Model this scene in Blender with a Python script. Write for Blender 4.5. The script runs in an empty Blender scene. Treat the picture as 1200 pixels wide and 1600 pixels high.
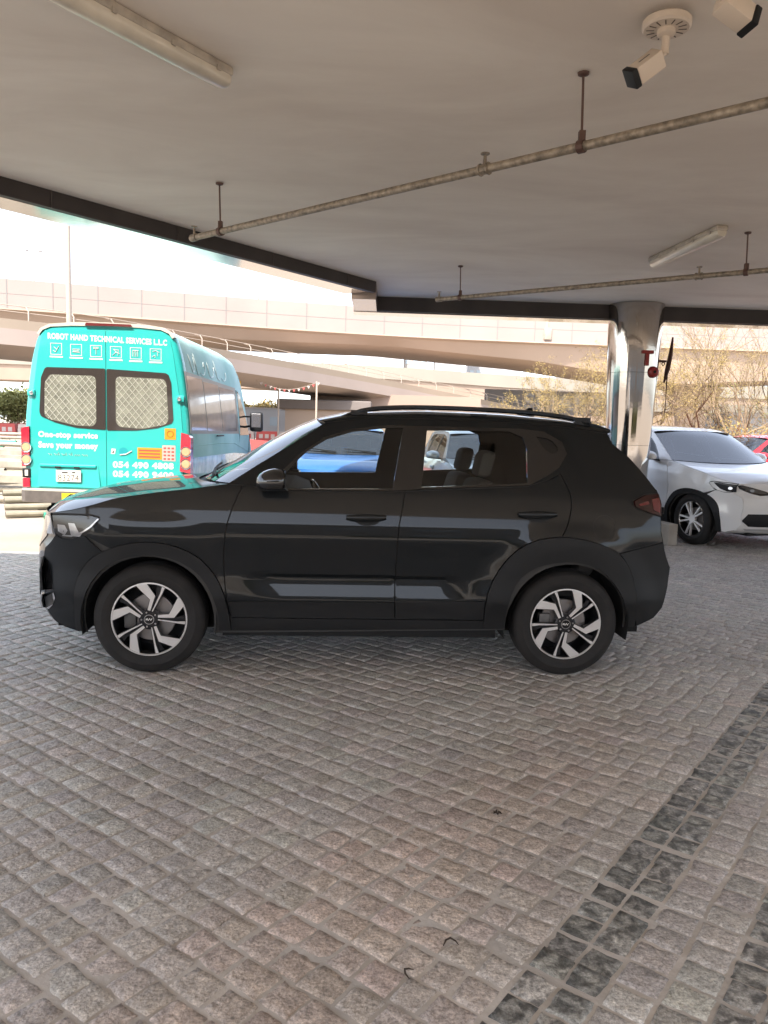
import bpy, bmesh, math, random
import numpy as np
from mathutils import Vector, Matrix, noise
from mathutils.geometry import delaunay_2d_cdt
R = math.radians
random.seed(7); np.random.seed(7)
sc = bpy.context.scene
col = sc.collection

# ------------------------------------------------------------------ camera
cam = bpy.data.cameras.new('camera'); co = bpy.data.objects.new('camera', cam); col.objects.link(co)
cam.sensor_fit = 'VERTICAL'; cam.sensor_height = 24; cam.lens = 18.0; cam.clip_start = .05; cam.clip_end = 3000
PITCH, ROLL = .1085, .0311
fw = Vector((0, math.cos(PITCH), -math.sin(PITCH))); up0 = Vector((0, math.sin(PITCH), math.cos(PITCH))); rt0 = Vector((1, 0, 0))
rt = rt0*math.cos(ROLL)+up0*math.sin(ROLL); up = up0*math.cos(ROLL)-rt0*math.sin(ROLL)
m = Matrix((rt, up, -fw)).transposed().to_4x4(); m.translation = Vector((0, 0, 1.48)); co.matrix_world = m
sc.camera = co
sc.render.resolution_x = 768; sc.render.resolution_y = 1024

# ------------------------------------------------------------------ light
SUN_EL = 52.0
SUN_DIR = Vector((-.42, -.91, 0)).normalized()            # horizontal direction towards the sun
w = bpy.data.worlds.new("World"); sc.world = w; w.use_nodes = True
nt = w.node_tree; bg = nt.nodes['Background']
sky = nt.nodes.new('ShaderNodeTexSky'); sky.sky_type = 'NISHITA'; sky.sun_disc = False
sky.sun_elevation = R(SUN_EL); sky.sun_rotation = math.atan2(SUN_DIR.x, SUN_DIR.y)
sky.dust_density = 1.6; sky.air_density = .7; sky.ozone_density = .4
hs = nt.nodes.new('ShaderNodeHueSaturation'); hs.inputs['Saturation'].default_value = .55      # pale dusty gulf sky
nt.links.new(sky.outputs[0], hs.inputs['Color']); nt.links.new(hs.outputs[0], bg.inputs[0]); bg.inputs[1].default_value = .12
sl = bpy.data.lights.new('sun', 'SUN'); sl.energy = 2.1; sl.angle = R(.6); sl.color = (1, .93, .84)
so = bpy.data.objects.new('sun', sl); col.objects.link(so)
d = Vector((SUN_DIR.x*math.cos(R(SUN_EL)), SUN_DIR.y*math.cos(R(SUN_EL)), math.sin(R(SUN_EL))))
so.rotation_euler = d.to_track_quat('Z', 'Y').to_euler(); so.location = (0, 0, 30)
sc.view_settings.view_transform = 'Standard'; sc.view_settings.look = 'None'
sc.view_settings.gamma = 1; sc.view_settings.exposure = 2.52
sc.render.engine = 'CYCLES'
sc.cycles.max_bounces = 10; sc.cycles.diffuse_bounces = 5; sc.cycles.glossy_bounces = 5; sc.cycles.transparent_max_bounces = 16
sc.cycles.caustics_reflective = False; sc.cycles.caustics_refractive = False

# ------------------------------------------------------------------ materials
MATS = {}
def mat(name, base, rough=.6, metal=0., var=0., scale=8., bump=0., bscale=None, coat=0., spec=.5, base2=None, emis=None, detail=4.):
    if name in MATS: return MATS[name]
    M = bpy.data.materials.new(name); M.use_nodes = True; t = M.node_tree; b = t.nodes['Principled BSDF']
    b.inputs['Base Color'].default_value = (*base, 1); b.inputs['Roughness'].default_value = rough
    b.inputs['Metallic'].default_value = metal; b.inputs['Coat Weight'].default_value = coat
    b.inputs['Coat Roughness'].default_value = .03; b.inputs['Coat IOR'].default_value = 1.4 if name == 'graphite_paint' else 1.5; b.inputs['Specular IOR Level'].default_value = spec
    if emis: b.inputs['Emission Color'].default_value = (*emis[:3], 1); b.inputs['Emission Strength'].default_value = emis[3]
    if var or bump or base2:
        tc = t.nodes.new('ShaderNodeTexCoord')
        n = t.nodes.new('ShaderNodeTexNoise'); n.inputs['Scale'].default_value = scale; n.inputs['Detail'].default_value = detail
        t.links.new(tc.outputs['Object'], n.inputs['Vector'])
        if var or base2:
            cr = t.nodes.new('ShaderNodeValToRGB'); e = cr.color_ramp.elements
            lo = tuple(c*(1-var) for c in base); hi = tuple(min(1, c*(1+var)) for c in (base2 or base))
            e[0].position = .33; e[1].position = .67; e[0].color = (*lo, 1); e[1].color = (*hi, 1)
            t.links.new(n.outputs['Fac'], cr.inputs['Fac']); t.links.new(cr.outputs['Color'], b.inputs['Base Color'])
        if bump:
            n2 = t.nodes.new('ShaderNodeTexNoise'); n2.inputs['Scale'].default_value = bscale or scale*4; n2.inputs['Detail'].default_value = 6
            t.links.new(tc.outputs['Object'], n2.inputs['Vector'])
            bp = t.nodes.new('ShaderNodeBump'); bp.inputs['Strength'].default_value = 1; bp.inputs['Distance'].default_value = bump
            t.links.new(n2.outputs['Fac'], bp.inputs['Height']); t.links.new(bp.outputs['Normal'], b.inputs['Normal'])
    MATS[name] = M; return M
def glassmat(name, tint, rough=.02, ior=1.5, refl=1.0):
    if name in MATS: return MATS[name]
    M = bpy.data.materials.new(name); M.use_nodes = True; t = M.node_tree
    for n in list(t.nodes):
        if n.type == 'BSDF_PRINCIPLED': t.nodes.remove(n)
    out = t.nodes['Material Output']
    tr = t.nodes.new('ShaderNodeBsdfTransparent'); tr.inputs[0].default_value = (*tint, 1)
    gl = t.nodes.new('ShaderNodeBsdfGlossy'); gl.inputs['Roughness'].default_value = rough; gl.inputs['Color'].default_value = (refl, refl, refl, 1)
    fr = t.nodes.new('ShaderNodeFresnel'); fr.inputs[0].default_value = ior
    mx = t.nodes.new('ShaderNodeMixShader')
    t.links.new(fr.outputs[0], mx.inputs[0]); t.links.new(tr.outputs[0], mx.inputs[1]); t.links.new(gl.outputs[0], mx.inputs[2])
    t.links.new(mx.outputs[0], out.inputs[0]); MATS[name] = M; return M

black_plastic = mat('black_plastic', (.010, .0103, .011), .55, spec=.3, bump=.0004, bscale=400)
black_gloss = mat('black_gloss', (.008, .008, .009), .12, coat=.6)
rubber = mat('rubber', (.012, .0105, .0098), .8, var=.25, scale=12, bump=.0006, bscale=90)
interior = mat('interior_trim', (.045, .043, .041), .8)
seatcloth = mat('seat_fabric', (.09, .085, .082), .9, bump=.001, bscale=200)
chrome = mat('chrome', (.75, .75, .76), .12, 1)
alu = mat('machined_alloy', (.66, .64, .62), .38, .5)
dark_alloy = mat('dark_alloy', (.02, .02, .022), .35, .4)
steel = mat('brake_steel', (.28, .26, .25), .4, .9)
white_ink = mat('white_ink', (.80, .78, .74), .5)

# ------------------------------------------------------------------ object helpers
def thing(name, label, cat, loc=(0, 0, 0), rz=0, group=None):
    o = bpy.data.objects.new(name, None); col.objects.link(o); o.location = loc; o.rotation_euler = (0, 0, rz)
    o.empty_display_size = .2
    o['label'] = label; o['category'] = cat
    if group: o['group'] = group
    return o
def empty(name, parent, loc=(0, 0, 0)):
    o = bpy.data.objects.new(name, None); col.objects.link(o); o.parent = parent; o.location = loc; o.empty_display_size = .1; return o
def tag(o, label, cat, group=None):
    o['label'] = label; o['category'] = cat
    if group: o['group'] = group
    return o
class MB:
    def __init__(s): s.v = []; s.f = []; s.m = []; s.mats = []
    def mi(s, M):
        if M is None: return 0
        if M not in s.mats: s.mats.append(M)
        return s.mats.index(M)
    def add(s, vs, fs, M=None, T=None):
        o = len(s.v); k = s.mi(M)
        for p in vs: s.v.append(tuple(T @ Vector(p)) if T is not None else tuple(p))
        for f in fs: s.f.append(tuple(i+o for i in f)); s.m.append(k)
    def box(s, x0, x1, y0, y1, z0, z1, M=None, T=None, bev=0):
        if bev:
            bm = bmesh.new(); bmesh.ops.create_cube(bm, size=1)
            for v in bm.verts: v.co = Vector((x0+(v.co.x+.5)*(x1-x0), y0+(v.co.y+.5)*(y1-y0), z0+(v.co.z+.5)*(z1-z0)))
            bmesh.ops.bevel(bm, geom=bm.edges[:], offset=bev, segments=2, affect='EDGES', profile=.5)
            bm.verts.index_update(); s.add([v.co[:] for v in bm.verts], [[v.index for v in f.verts] for f in bm.faces], M, T); bm.free(); return
        v = [(x, y, z) for z in (z0, z1) for y in (y0, y1) for x in (x0, x1)]
        s.add(v, [(0, 2, 3, 1), (4, 5, 7, 6), (0, 1, 5, 4), (2, 6, 7, 3), (0, 4, 6, 2), (1, 3, 7, 5)], M, T)
    def tube(s, pts, r, n=8, M=None, cap=True, T=None):
        pts = [Vector(p) for p in pts]; rr = r if isinstance(r, (list, tuple)) else [r]*len(pts)
        vs = []; prev = None
        for i, p in enumerate(pts):
            t = (pts[min(i+1, len(pts)-1)]-pts[max(i-1, 0)]).normalized()
            if prev is None:
                a = Vector((0, 0, 1)) if abs(t.z) < .9 else Vector((1, 0, 0)); u = t.cross(a).normalized()
            else: u = (prev-t*prev.dot(t)).normalized()
            prev = u; q = t.cross(u)
            for k in range(n):
                a = 2*math.pi*k/n; vs.append(p+(u*math.cos(a)+q*math.sin(a))*rr[i])
        fs = [(i*n+k, i*n+(k+1) % n, (i+1)*n+(k+1) % n, (i+1)*n+k) for i in range(len(pts)-1) for k in range(n)]
        if cap: fs += [tuple(range(n))[::-1], tuple(range((len(pts)-1)*n, len(pts)*n))]
        s.add(vs, fs, M, T)
    def lathe(s, prof, n=24, M=None, T=None, axis='z'):
        vs = []
        for r, z in prof:
            for k in range(n):
                a = 2*math.pi*k/n; c_, s_ = r*math.cos(a), r*math.sin(a)
                vs.append((c_, s_, z) if axis == 'z' else (c_, z, s_))
        fs = [(i*n+k, i*n+(k+1) % n, (i+1)*n+(k+1) % n, (i+1)*n+k) for i in range(len(prof)-1) for k in range(n)]
        s.add(vs, fs, M, T)
    def prism(s, poly, d0, d1, M=None, T=None, plane='xz', bev=0):
        # poly in 2-D, extruded along the third axis from d0 to d1
        f3 = {'xz': lambda a, b, c: (a, c, b), 'xy': lambda a, b, c: (a, b, c), 'yz': lambda a, b, c: (c, a, b)}[plane]
        n = len(poly)
        r = delaunay_2d_cdt([Vector(p) for p in poly], [], [list(range(n))], 1, 1e-6)
        vs = [f3(v[0], v[1], d0) for v in r[0]]; k = len(vs)
        vs += [f3(v[0], v[1], d1) for v in r[0]]
        fs = [tuple(f) for f in r[2]]+[tuple(i+k for i in f[::-1]) for f in r[2]]
        b0 = len(vs); vs += [f3(p[0], p[1], d0) for p in poly]+[f3(p[0], p[1], d1) for p in poly]
        fs += [(b0+i, b0+(i+1) % n, b0+n+(i+1) % n, b0+n+i) for i in range(n)]
        s.add(vs, fs, M, T)
    def build(s, name, M=None, parent=None, smooth=False, loc=None, kind=None, fixn=True):
        me = bpy.data.meshes.new(name); me.from_pydata(s.v, [], s.f)
        ms = list(s.mats)
        if not ms: ms = [M]
        for q in ms: me.materials.append(q or M)
        if len(ms) > 1: me.polygons.foreach_set('material_index', s.m)
        if fixn:
            bm = bmesh.new(); bm.from_mesh(me)
            if smooth: bmesh.ops.remove_doubles(bm, verts=bm.verts[:], dist=1e-5)
            bmesh.ops.recalc_face_normals(bm, faces=bm.faces[:]); bm.to_mesh(me); bm.free()
        if smooth:
            me.polygons.foreach_set('use_smooth', [True]*len(me.polygons))
            me.set_sharp_from_angle(angle=R(38 if smooth is True else smooth))
        me.update(); o = bpy.data.objects.new(name, me); col.objects.link(o)
        if parent: o.parent = parent
        if loc: o.location = loc
        if kind: o['kind'] = kind
        return o
def text_geo(body, size=1., bold=.0, xs=1., align='LEFT', shear=0, space=1.):
    cu = bpy.data.curves.new('t', 'FONT'); cu.body = body; cu.size = size; cu.offset = bold; cu.align_x = align; cu.shear = shear
    cu.space_character = space; cu.resolution_u = 3
    o = bpy.data.objects.new('t', cu); col.objects.link(o)
    dg = bpy.context.evaluated_depsgraph_get(); me = bpy.data.meshes.new_from_object(o.evaluated_get(dg))
    vs = [(v.co.x*xs, v.co.y) for v in me.vertices]; fs = [tuple(p.vertices) for p in me.polygons]
    bpy.data.objects.remove(o); bpy.data.curves.remove(cu); bpy.data.meshes.remove(me)
    return vs, fs
def fit_text(mb, body, x0, x1, z0, z1, y, M=None, bold=.02, shear=0, f=None):
    vs, fs = text_geo(body, 1., bold, 1., shear=shear, space=1.06+bold)
    xa = min(v[0] for v in vs); xb = max(v[0] for v in vs); ya = min(v[1] for v in vs); yb = max(v[1] for v in vs)
    out = []
    for a, b in vs:
        X = x0+(a-xa)/(xb-xa)*(x1-x0); Z = z0+(b-ya)/(yb-ya)*(z1-z0)
        out.append(f(X, Z) if f else (X, y, Z))
    mb.add(out, fs, M)
def copy_tree(o, parent=None, **kw):
    c = o.copy(); col.objects.link(c)
    if parent: c.parent = parent
    for ch in list(o.children): copy_tree(ch, c)
    return c
def lerp(a, b, t): return a+(b-a)*t
def sstep(a, b, x):
    t = max(0., min(1., (x-a)/(b-a))); return t*t*(3-2*t)
def round_poly(poly, r, k=4):
    out = []; n = len(poly)
    for i in range(n):
        a = Vector(poly[i-1]); b = Vector(poly[i]); c = Vector(poly[(i+1) % n]); q = min(r, (a-b).length*.45, (c-b).length*.45)
        p0 = b+(a-b).normalized()*q; p1 = b+(c-b).normalized()*q
        for j in range(k+1):
            t = j/k; out.append(tuple(p0*(1-t)**2+b*2*t*(1-t)+p1*t*t))
    return out
def resample(pts, n):
    p = np.array(pts, float); d = np.r_[0, np.cumsum(np.linalg.norm(np.diff(p, axis=0), axis=1))]
    t = np.linspace(0, d[-1], n); return np.stack([np.interp(t, d, p[:, k]) for k in range(p.shape[1])], 1)
def smooth_curve(pts, it=2):
    p = [np.array(q, float) for q in pts]
    for _ in range(it):
        q = [p[0]]
        for a, b in zip(p[:-1], p[1:]): q += [a*.75+b*.25, a*.25+b*.75]
        q.append(p[-1]); p = q
    return [tuple(x) for x in p]
def inside(poly, x, y):
    c = False; n = len(poly); j = n-1
    for i in range(n):
        xi, yi = poly[i]; xj, yj = poly[j]
        if (yi > y) != (yj > y) and x < (xj-xi)*(y-yi)/(yj-yi)+xi: c = not c
        j = i
    return c
def inset(poly, d):
    n = len(poly); A = sum(poly[i][0]*poly[(i+1) % n][1]-poly[(i+1) % n][0]*poly[i][1] for i in range(n))
    sg = 1 if A > 0 else -1; out = []
    for i in range(n):
        a = Vector(poly[i-1]); b = Vector(poly[i]); c = Vector(poly[(i+1) % n])
        e1 = (b-a); e2 = (c-b)
        if e1.length < 1e-6 or e2.length < 1e-6: out.append(tuple(b)); continue
        e1.normalize(); e2.normalize()
        n1 = Vector((-e1.y, e1.x))*sg; n2 = Vector((-e2.y, e2.x))*sg; nn = n1+n2
        if nn.length < .2: out.append(tuple(b)); continue
        nn.normalize(); out.append(tuple(b+nn*(d/max(.5, nn.dot(n1)))))
    return out
def densify(poly, h):
    out = []; n = len(poly)
    for i in range(n):
        a = Vector(poly[i]); b = Vector(poly[(i+1) % n]); k = max(1, int((b-a).length/h))
        for j in range(k): out.append(tuple(a.lerp(b, j/k)))
    return out
def sheet(mb, poly, fn, h=.03, holes=(), rim=.012, M=None, gap=0., rimdir=None, flip=False):
    """triangulated sheet over a 2-D outline, each point lifted to 3-D by fn(a,b); rim = edge turned inwards"""
    if gap: poly = inset(poly, gap)
    poly = densify(poly, h); holes = [densify(q, h) for q in holes]
    pts = [Vector(p) for p in poly]; faces = [list(range(len(poly)))]; allh = []
    for q in holes:
        s0 = len(pts); pts += [Vector(p) for p in q]; faces.append(list(range(s0, len(pts))))
    x0 = min(p[0] for p in poly); x1 = max(p[0] for p in poly); y0 = min(p[1] for p in poly); y1 = max(p[1] for p in poly)
    rings = [np.array(poly)]+[np.array(q) for q in holes]
    nx = int((x1-x0)/h)+1; ny = int((y1-y0)/h)+1
    for i in range(1, nx):
        for j in range(1, ny):
            a = x0+(i+(.5 if j % 2 else 0))*h; b = y0+j*h
            if inside(poly, a, b) and not any(inside(q, a, b) for q in holes):
                if min(np.min((r[:, 0]-a)**2+(r[:, 1]-b)**2) for r in rings) > (h*.45)**2: pts.append(Vector((a, b)))
    edges = []
    for f in faces: edges += [(f[i], f[(i+1) % len(f)]) for i in range(len(f))]
    r = delaunay_2d_cdt(pts, edges, [], 0, 1e-6)
    V = r[0]; T = []
    for f in r[2]:
        cx = sum(V[i][0] for i in f)/len(f); cy = sum(V[i][1] for i in f)/len(f)
        if inside(poly, cx, cy) and not any(inside(q, cx, cy) for q in holes): T.append(tuple(f[::-1]) if flip else tuple(f))
    P3 = [Vector(fn(v[0], v[1])) for v in V]
    mb.add(P3, T, M)
    if rim:
        rd = rimdir
        for q in [poly]+holes:
            vs = []
            n = len(q)
            for a, b in q: vs.append(Vector(fn(a, b)))
            for a, b in q:
                p = Vector(fn(a, b)); dv = rd(a, b) if callable(rd) else Vector(rd); vs.append(p+dv*rim)
            mb.add(vs, [(i, (i+1) % n, n+(i+1) % n, n+i) for i in range(n)], M)

# ------------------------------------------------------------------ ground
sand = mat('sand', (.29, .245, .195), .95, var=.12, scale=.8, bump=.02, bscale=3)
mb = MB(); mb.box(-900, 900, -500, 1200, -1.2, -.03); mb.build('ground', sand, kind='structure')
mortar = mat('mortar', (.45, .42, .385), .95, var=.18, scale=3, bump=.003, bscale=60)
mb = MB(); mb.prism([(-16, -4.2), (14, -4.2), (14, 16.5), (1.2, 16.5), (1.2, 8.45), (-16, 8.3)], -.12, -.0048, plane='xy')
mb.build('paving_bed', mortar, kind='structure')

def setts():
    A = np.array([.6, .8]); B = np.array([.8, -.6])
    cells = []                                   # (a0,a1,b0,b1,kind)
    rng = random.Random(3)
    a = -8.
    while a < 18:
        h = .112+rng.uniform(-.006, .006)
        segs = []
        b = -.85
        while b > -13:
            l = rng.uniform(.088, .142); segs.append((b-l, b, 0)); b -= l
        segs += [(-.85, -.745, 1), (-.745, -.64, 1), (-.64, -.517, 2), (-.517, -.394, 2), (-.394, -.289, 1), (-.289, -.184, 1)]
        b = -.184
        while b < 7:
            l = rng.uniform(.09, .14); segs.append((b, b+l, 2)); b += l
        off = rng.uniform(-.012, .012)
        for b0, b1, k in segs:
            ca, cb = a+h/2, (b0+b1)/2; x = ca*A[0]+cb*B[0]; y = ca*A[1]+cb*B[1]
            if y < .2 or x < -7.5 or x > 9.5: continue
            if x < 1.2 and y > 8.3: continue
            if y > 14: continue
            if abs(x) > .75*y+2.2: continue
            o = off if k == 1 else 0
            cells.append((a+o, a+o+h, b0, b1, k))
        a += h
    cells = np.array(cells); n = len(cells)
    U = np.array([-1, -.92, -.5, 0, .5, .92, 1.]); N = 7
    uu, vv = np.meshgrid(U, U, indexing='ij')
    ca = (cells[:, 0]+cells[:, 1])/2; cb = (cells[:, 2]+cells[:, 3])/2
    ha = (cells[:, 1]-cells[:, 0])/2-.0032; hb = (cells[:, 3]-cells[:, 2])/2-.0032
    rs = np.random.RandomState(5)
    ja = rs.uniform(-.006, .004, (n, 4)); jb = rs.uniform(-.006, .004, (n, 4))
    wts = np.stack([(1-uu)*(1-vv), (1+uu)*(1-vv), (1+uu)*(1+vv), (1-uu)*(1+vv)], -1)/4
    su = np.array([-1, 1, 1, -1]); sv = np.array([-1, -1, 1, 1])
    da = (ja*su) @ wts.reshape(-1, 4).T; db = (jb*sv) @ wts.reshape(-1, 4).T
    pa = ca[:, None]+uu.reshape(1, -1)*ha[:, None]+da+rs.normal(0, .0020, (n, 49)); pb = cb[:, None]+vv.reshape(1, -1)*hb[:, None]+db+rs.normal(0, .0016, (n, 49))
    e = np.maximum(np.abs(uu), np.abs(vv)).reshape(-1)
    z = np.where(e > .95, -.0085, np.where(e > .8, -.0004, .0003))[None]+rs.normal(0, .0012, (n, 49))*(e < .95)
    z = z+rs.normal(0, .0010, (n, 1))+uu.reshape(1, -1)*rs.normal(0, .0009, (n, 1))+vv.reshape(1, -1)*rs.normal(0, .0009, (n, 1))
    X = pa*A[0]+pb*B[0]; Y = pa*A[1]+pb*B[1]
    z += -.001
    V = np.stack([X, Y, z], -1).reshape(-1, 3)
    q = np.array([(i*N+j, i*N+j+1, (i+1)*N+j+1, (i+1)*N+j) for i in range(N-1) for j in range(N-1)])
    # mapping (a,b)->(x,y) mirrors, keep the faces upward
    F = (q[None]+(np.arange(n)*49)[:, None, None]).reshape(-1, 4)
    me = bpy.data.meshes.new('cobble_paving'); me.vertices.add(len(V)); me.vertices.foreach_set('co', V.ravel())
    me.loops.add(F.size); me.loops.foreach_set('vertex_index', F.ravel().astype(np.int32))
    me.polygons.add(len(F)); me.polygons.foreach_set('loop_start', np.arange(0, F.size, 4, dtype=np.int32))
    me.polygons.foreach_set('loop_total', np.full(len(F), 4, dtype=np.int32)); me.polygons.foreach_set('use_smooth', np.ones(len(F), bool))
    me.update(calc_edges=True)
    if me.polygons[0].normal.z < 0: me.flip_normals()
    # stone colours: grey granite, dark basalt strips, a rosy zone by the strip
    k = cells[:, 4]; base = np.array([.40, .375, .345])
    c = np.repeat(base[None], n, 0)*rs.normal(1, .075, (n, 1))
    cx = ca*A[0]+cb*B[0]; cy = ca*A[1]+cb*B[1]
    pinkness = np.clip(1-np.abs(cb+1.35)/.55, 0, 1)*np.clip(1-np.abs(ca-2.0)/2.6, 0, 1)*1.6
    pinkness = np.clip(pinkness+rs.normal(0, .15, n), 0, 1)[:, None]*(k == 0)[:, None]
    c = c*(1-pinkness)+np.array([.425, .355, .305])*pinkness*rs.normal(1, .08, (n, 1))
    dk = np.array([.24, .235, .215]); dm = (k == 1)[:, None]
    c = np.where(dm, dk*rs.normal(1, .16, (n, 1)), c)
    c = np.clip(c*(1+rs.normal(0, .012, (n, 3))), .02, .5)
    ca4 = np.concatenate([np.repeat(c, 49, 0), np.repeat((k == 1).astype(float)[:, None], 49, 0)], 1)
    at = me.color_attributes.new('stone', 'FLOAT_COLOR', 'POINT'); at.data.foreach_set('color', ca4.ravel().astype(np.float32))
    M = mat('granite_sett', (.2, .18, .16), .6, bump=.007, bscale=66); t = M.node_tree; b = t.nodes['Principled BSDF']
    a_ = t.nodes.new('ShaderNodeAttribute'); a_.attribute_name = 'stone'
    tc = t.nodes.new('ShaderNodeTexCoord')
    n1 = t.nodes.new('ShaderNodeTexNoise'); n1.inputs['Scale'].default_value = 105; n1.inputs['Detail'].default_value = 5; n1.inputs['Roughness'].default_value = .8
    n2 = t.nodes.new('ShaderNodeTexNoise'); n2.inputs['Scale'].default_value = 28; n2.inputs['Detail'].default_value = 4
    n3 = t.nodes.new('ShaderNodeTexNoise'); n3.inputs['Scale'].default_value = .7; n3.inputs['Detail'].default_value = 3
    for n_ in (n1, n2, n3): t.links.new(tc.outputs['Object'], n_.inputs['Vector'])
    def mr(n_, a, b2, lo, hi):
        q_ = t.nodes.new('ShaderNodeMapRange'); q_.inputs[1].default_value = a; q_.inputs[2].default_value = b2; q_.inputs[3].default_value = lo; q_.inputs[4].default_value = hi
        t.links.new(n_.outputs['Fac'], q_.inputs[0]); return q_
    def mul(a, b2):
        q_ = t.nodes.new('ShaderNodeMath'); q_.operation = 'MULTIPLY'; t.links.new(a.outputs[0], q_.inputs[0]); t.links.new(b2.outputs[0], q_.inputs[1]); return q_
    f = mul(mul(mr(n1, .36, .64, .55, 1.46), mr(n2, .3, .7, .74, 1.26)), mr(n3, .3, .7, .88, 1.14))
    n4 = t.nodes.new('ShaderNodeTexNoise'); n4.inputs['Scale'].default_value = 24; n4.inputs['Detail'].default_value = 3; n4.inputs['Distortion'].default_value = .5; t.links.new(tc.outputs['Object'], n4.inputs['Vector'])
    bl = mr(n4, .40, .60, .42, 1.30); mx = t.nodes.new('ShaderNodeMix'); mx.data_type = 'FLOAT'; mx.inputs[2].default_value = 1.
    t.links.new(a_.outputs['Alpha'], mx.inputs[0]); t.links.new(bl.outputs[0], mx.inputs[3]); f = mul(f, mx)
    vm = t.nodes.new('ShaderNodeVectorMath'); vm.operation = 'SCALE'
    t.links.new(a_.outputs['Color'], vm.inputs[0]); t.links.new(f.outputs[0], vm.inputs['Scale']); t.links.new(vm.outputs[0], b.inputs['Base Color'])
    me.materials.append(M)
    o = bpy.data.objects.new('cobble_paving', me); col.objects.link(o); o['kind'] = 'structure'
setts()

# fallen dry leaves on the setts
leafm = mat('dry_leaf', (.035, .022, .014), .8)
for i, (x, y, s_, rz, lab) in enumerate(((.48, 2.85, .035, .4, 'small crumpled dead leaf lying alone on the cobbles below the car'), (.233, 2.07, .035, .1, 'short curved dark twig on the rosy cobbles near the bottom edge'), (.11, 1.945, .03, 1.2, 'bent dark twig in a joint of the bottom cobbles, left of the curved one'))):
    mb = MB()
    if i == 0:
        for k in range(5):
            a = k*1.25; mb.add([(0, 0, .004), (math.cos(a)*s_*.5, math.sin(a)*s_*.5, .012), (math.cos(a+.5)*s_*.55, math.sin(a+.5)*s_*.5, .003), (math.cos(a+.9)*s_*.3, math.sin(a+.9)*s_*.3, .010)], [(0, 1, 2), (0, 2, 3)])
    else:
        mb.tube([(-s_*.7, -.006, .006), (-s_*.4, .01, .012), (0, .016, .014), (s_*.4, .008, .01), (s_*.6, -.004, .006)], [.0015, .003, .0032, .0025, .001], 5)
    o = mb.build('dead_leaf' if i == 0 else 'twig', leafm, loc=(x, y, 0)); o.rotation_euler = (0, 0, rz); tag(o, lab, 'leaf' if i == 0 else 'twig')

# ------------------------------------------------------------------ canopy (underside of the building)
def plaster():
    M = mat('ceiling_plaster', (.74, .66, .57), .85, bump=.003, bscale=7); t = M.node_tree; b = t.nodes['Principled BSDF']
    tc = t.nodes.new('ShaderNodeTexCoord'); n = t.nodes.new('ShaderNodeTexNoise'); n.inputs['Scale'].default_value = .55; n.inputs['Detail'].default_value = 6; n.inputs['Roughness'].default_value = .6
    n.inputs['Distortion'].default_value = .6
    mp = t.nodes.new('ShaderNodeMapping'); mp.inputs['Rotation'].default_value = (0, 0, R(37)); mp.inputs['Scale'].default_value = (1, 2.2, 1)
    t.links.new(tc.outputs['Object'], mp.inputs['Vector']); t.links.new(mp.outputs[0], n.inputs['Vector'])
    cr = t.nodes.new('ShaderNodeValToRGB'); e = cr.color_ramp.elements
    e[0].position = .3; e[1].position = .7; e[0].color = (.70, .615, .53, 1); e[1].color = (.86, .785, .69, 1)
    t.links.new(n.outputs['Fac'], cr.inputs['Fac']); t.links.new(cr.outputs['Color'], b.inputs['Base Color']); return M
PL = plaster()
fascia_m = mat('fascia_panel', (.55, .50, .46), .12, .85, var=.05, scale=.6, bump=.0012, bscale=2.2)
band_m = mat('dark_band', (.035, .027, .024), .6, var=.25, scale=2.5)
can = thing('building_canopy', 'flat grey plaster canopy with dark edge band covering the parked cars', 'canopy', (0, 0, 0))
P0 = np.array([-3.0, 6.085]); P1 = np.array([-.186, 9.86]); dA = (P1-P0)/np.linalg.norm(P1-P0); nA = np.array([-dA[1], dA[0]])
Pb = P0-dA*16.5                                    # behind the camera
P2 = np.array([-.182, 10.94]); P3 = np.array([14., 11.30])
HC = 3.3
mb = MB(); mb.prism([tuple(Pb), tuple(P0), tuple(P1), tuple(P2), tuple(P3), (14., -4.0), (Pb[0]+2.2, -4.0)], HC, HC+.6, plane='xy')
mb.build('ceiling', PL, can)
def strip(mb, a, b, off0, off1, z0, z1, M=None):
    a = np.array(a); b = np.array(b); d_ = (b-a)/np.linalg.norm(b-a); n_ = np.array([-d_[1], d_[0]])
    mb.prism([tuple(a+n_*off0), tuple(b+n_*off0), tuple(b+n_*off1), tuple(a+n_*off1)], z0, z1, M, plane='xy')
mb = MB(); strip(mb, Pb, P1, .003, .06, 3.165, HC+.5); mb.build('edge_band', band_m, can)
mb = MB(); strip(mb, P2, P3, .003, .06, 3.105, HC+.5); mb.build('edge_band', band_m, can)
for k in range(7):                                # narrow joints of the dark band
    q = P1-dA*(.55+1.25*k)-nA*.001; mb = MB(); mb.box(-.004, .004, -.004, .004, 3.166, HC-.002, T=Matrix.Translation((q[0], q[1], 0))); mb.build('band_joint', mat('joint', (.075, .06, .055), .7), can)
mb = MB(); strip(mb, Pb, P1-dA*.12, .063, .40, 3.162, 4.1); mb.build('soffit_panel', fascia_m, can)
mb = MB(); strip(mb, P2+np.array([-.33, .0]), P3, .063, .36, 3.09, 5.6); mb.build('soffit_panel', fascia_m, can)
mb = MB(); mb.box(-.50, -.19, 9.98, 10.99, 3.10, 4.1); mb.build('corner_panel', mat('corner_panel', (.52, .42, .36), .25, .5), can)
mb = MB(); mb.box(-14, 14, -4.0, -.2, 3.95, 12, ); mb.box(0.6, 16, -.1, 11.3, 3.95, 5.6)  # unseen blocks added overhead to place the shadow edge on the ground
mb.build('added_shade_block', mat('shade_block_wall', (.45, .42, .39), .7), can)

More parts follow.
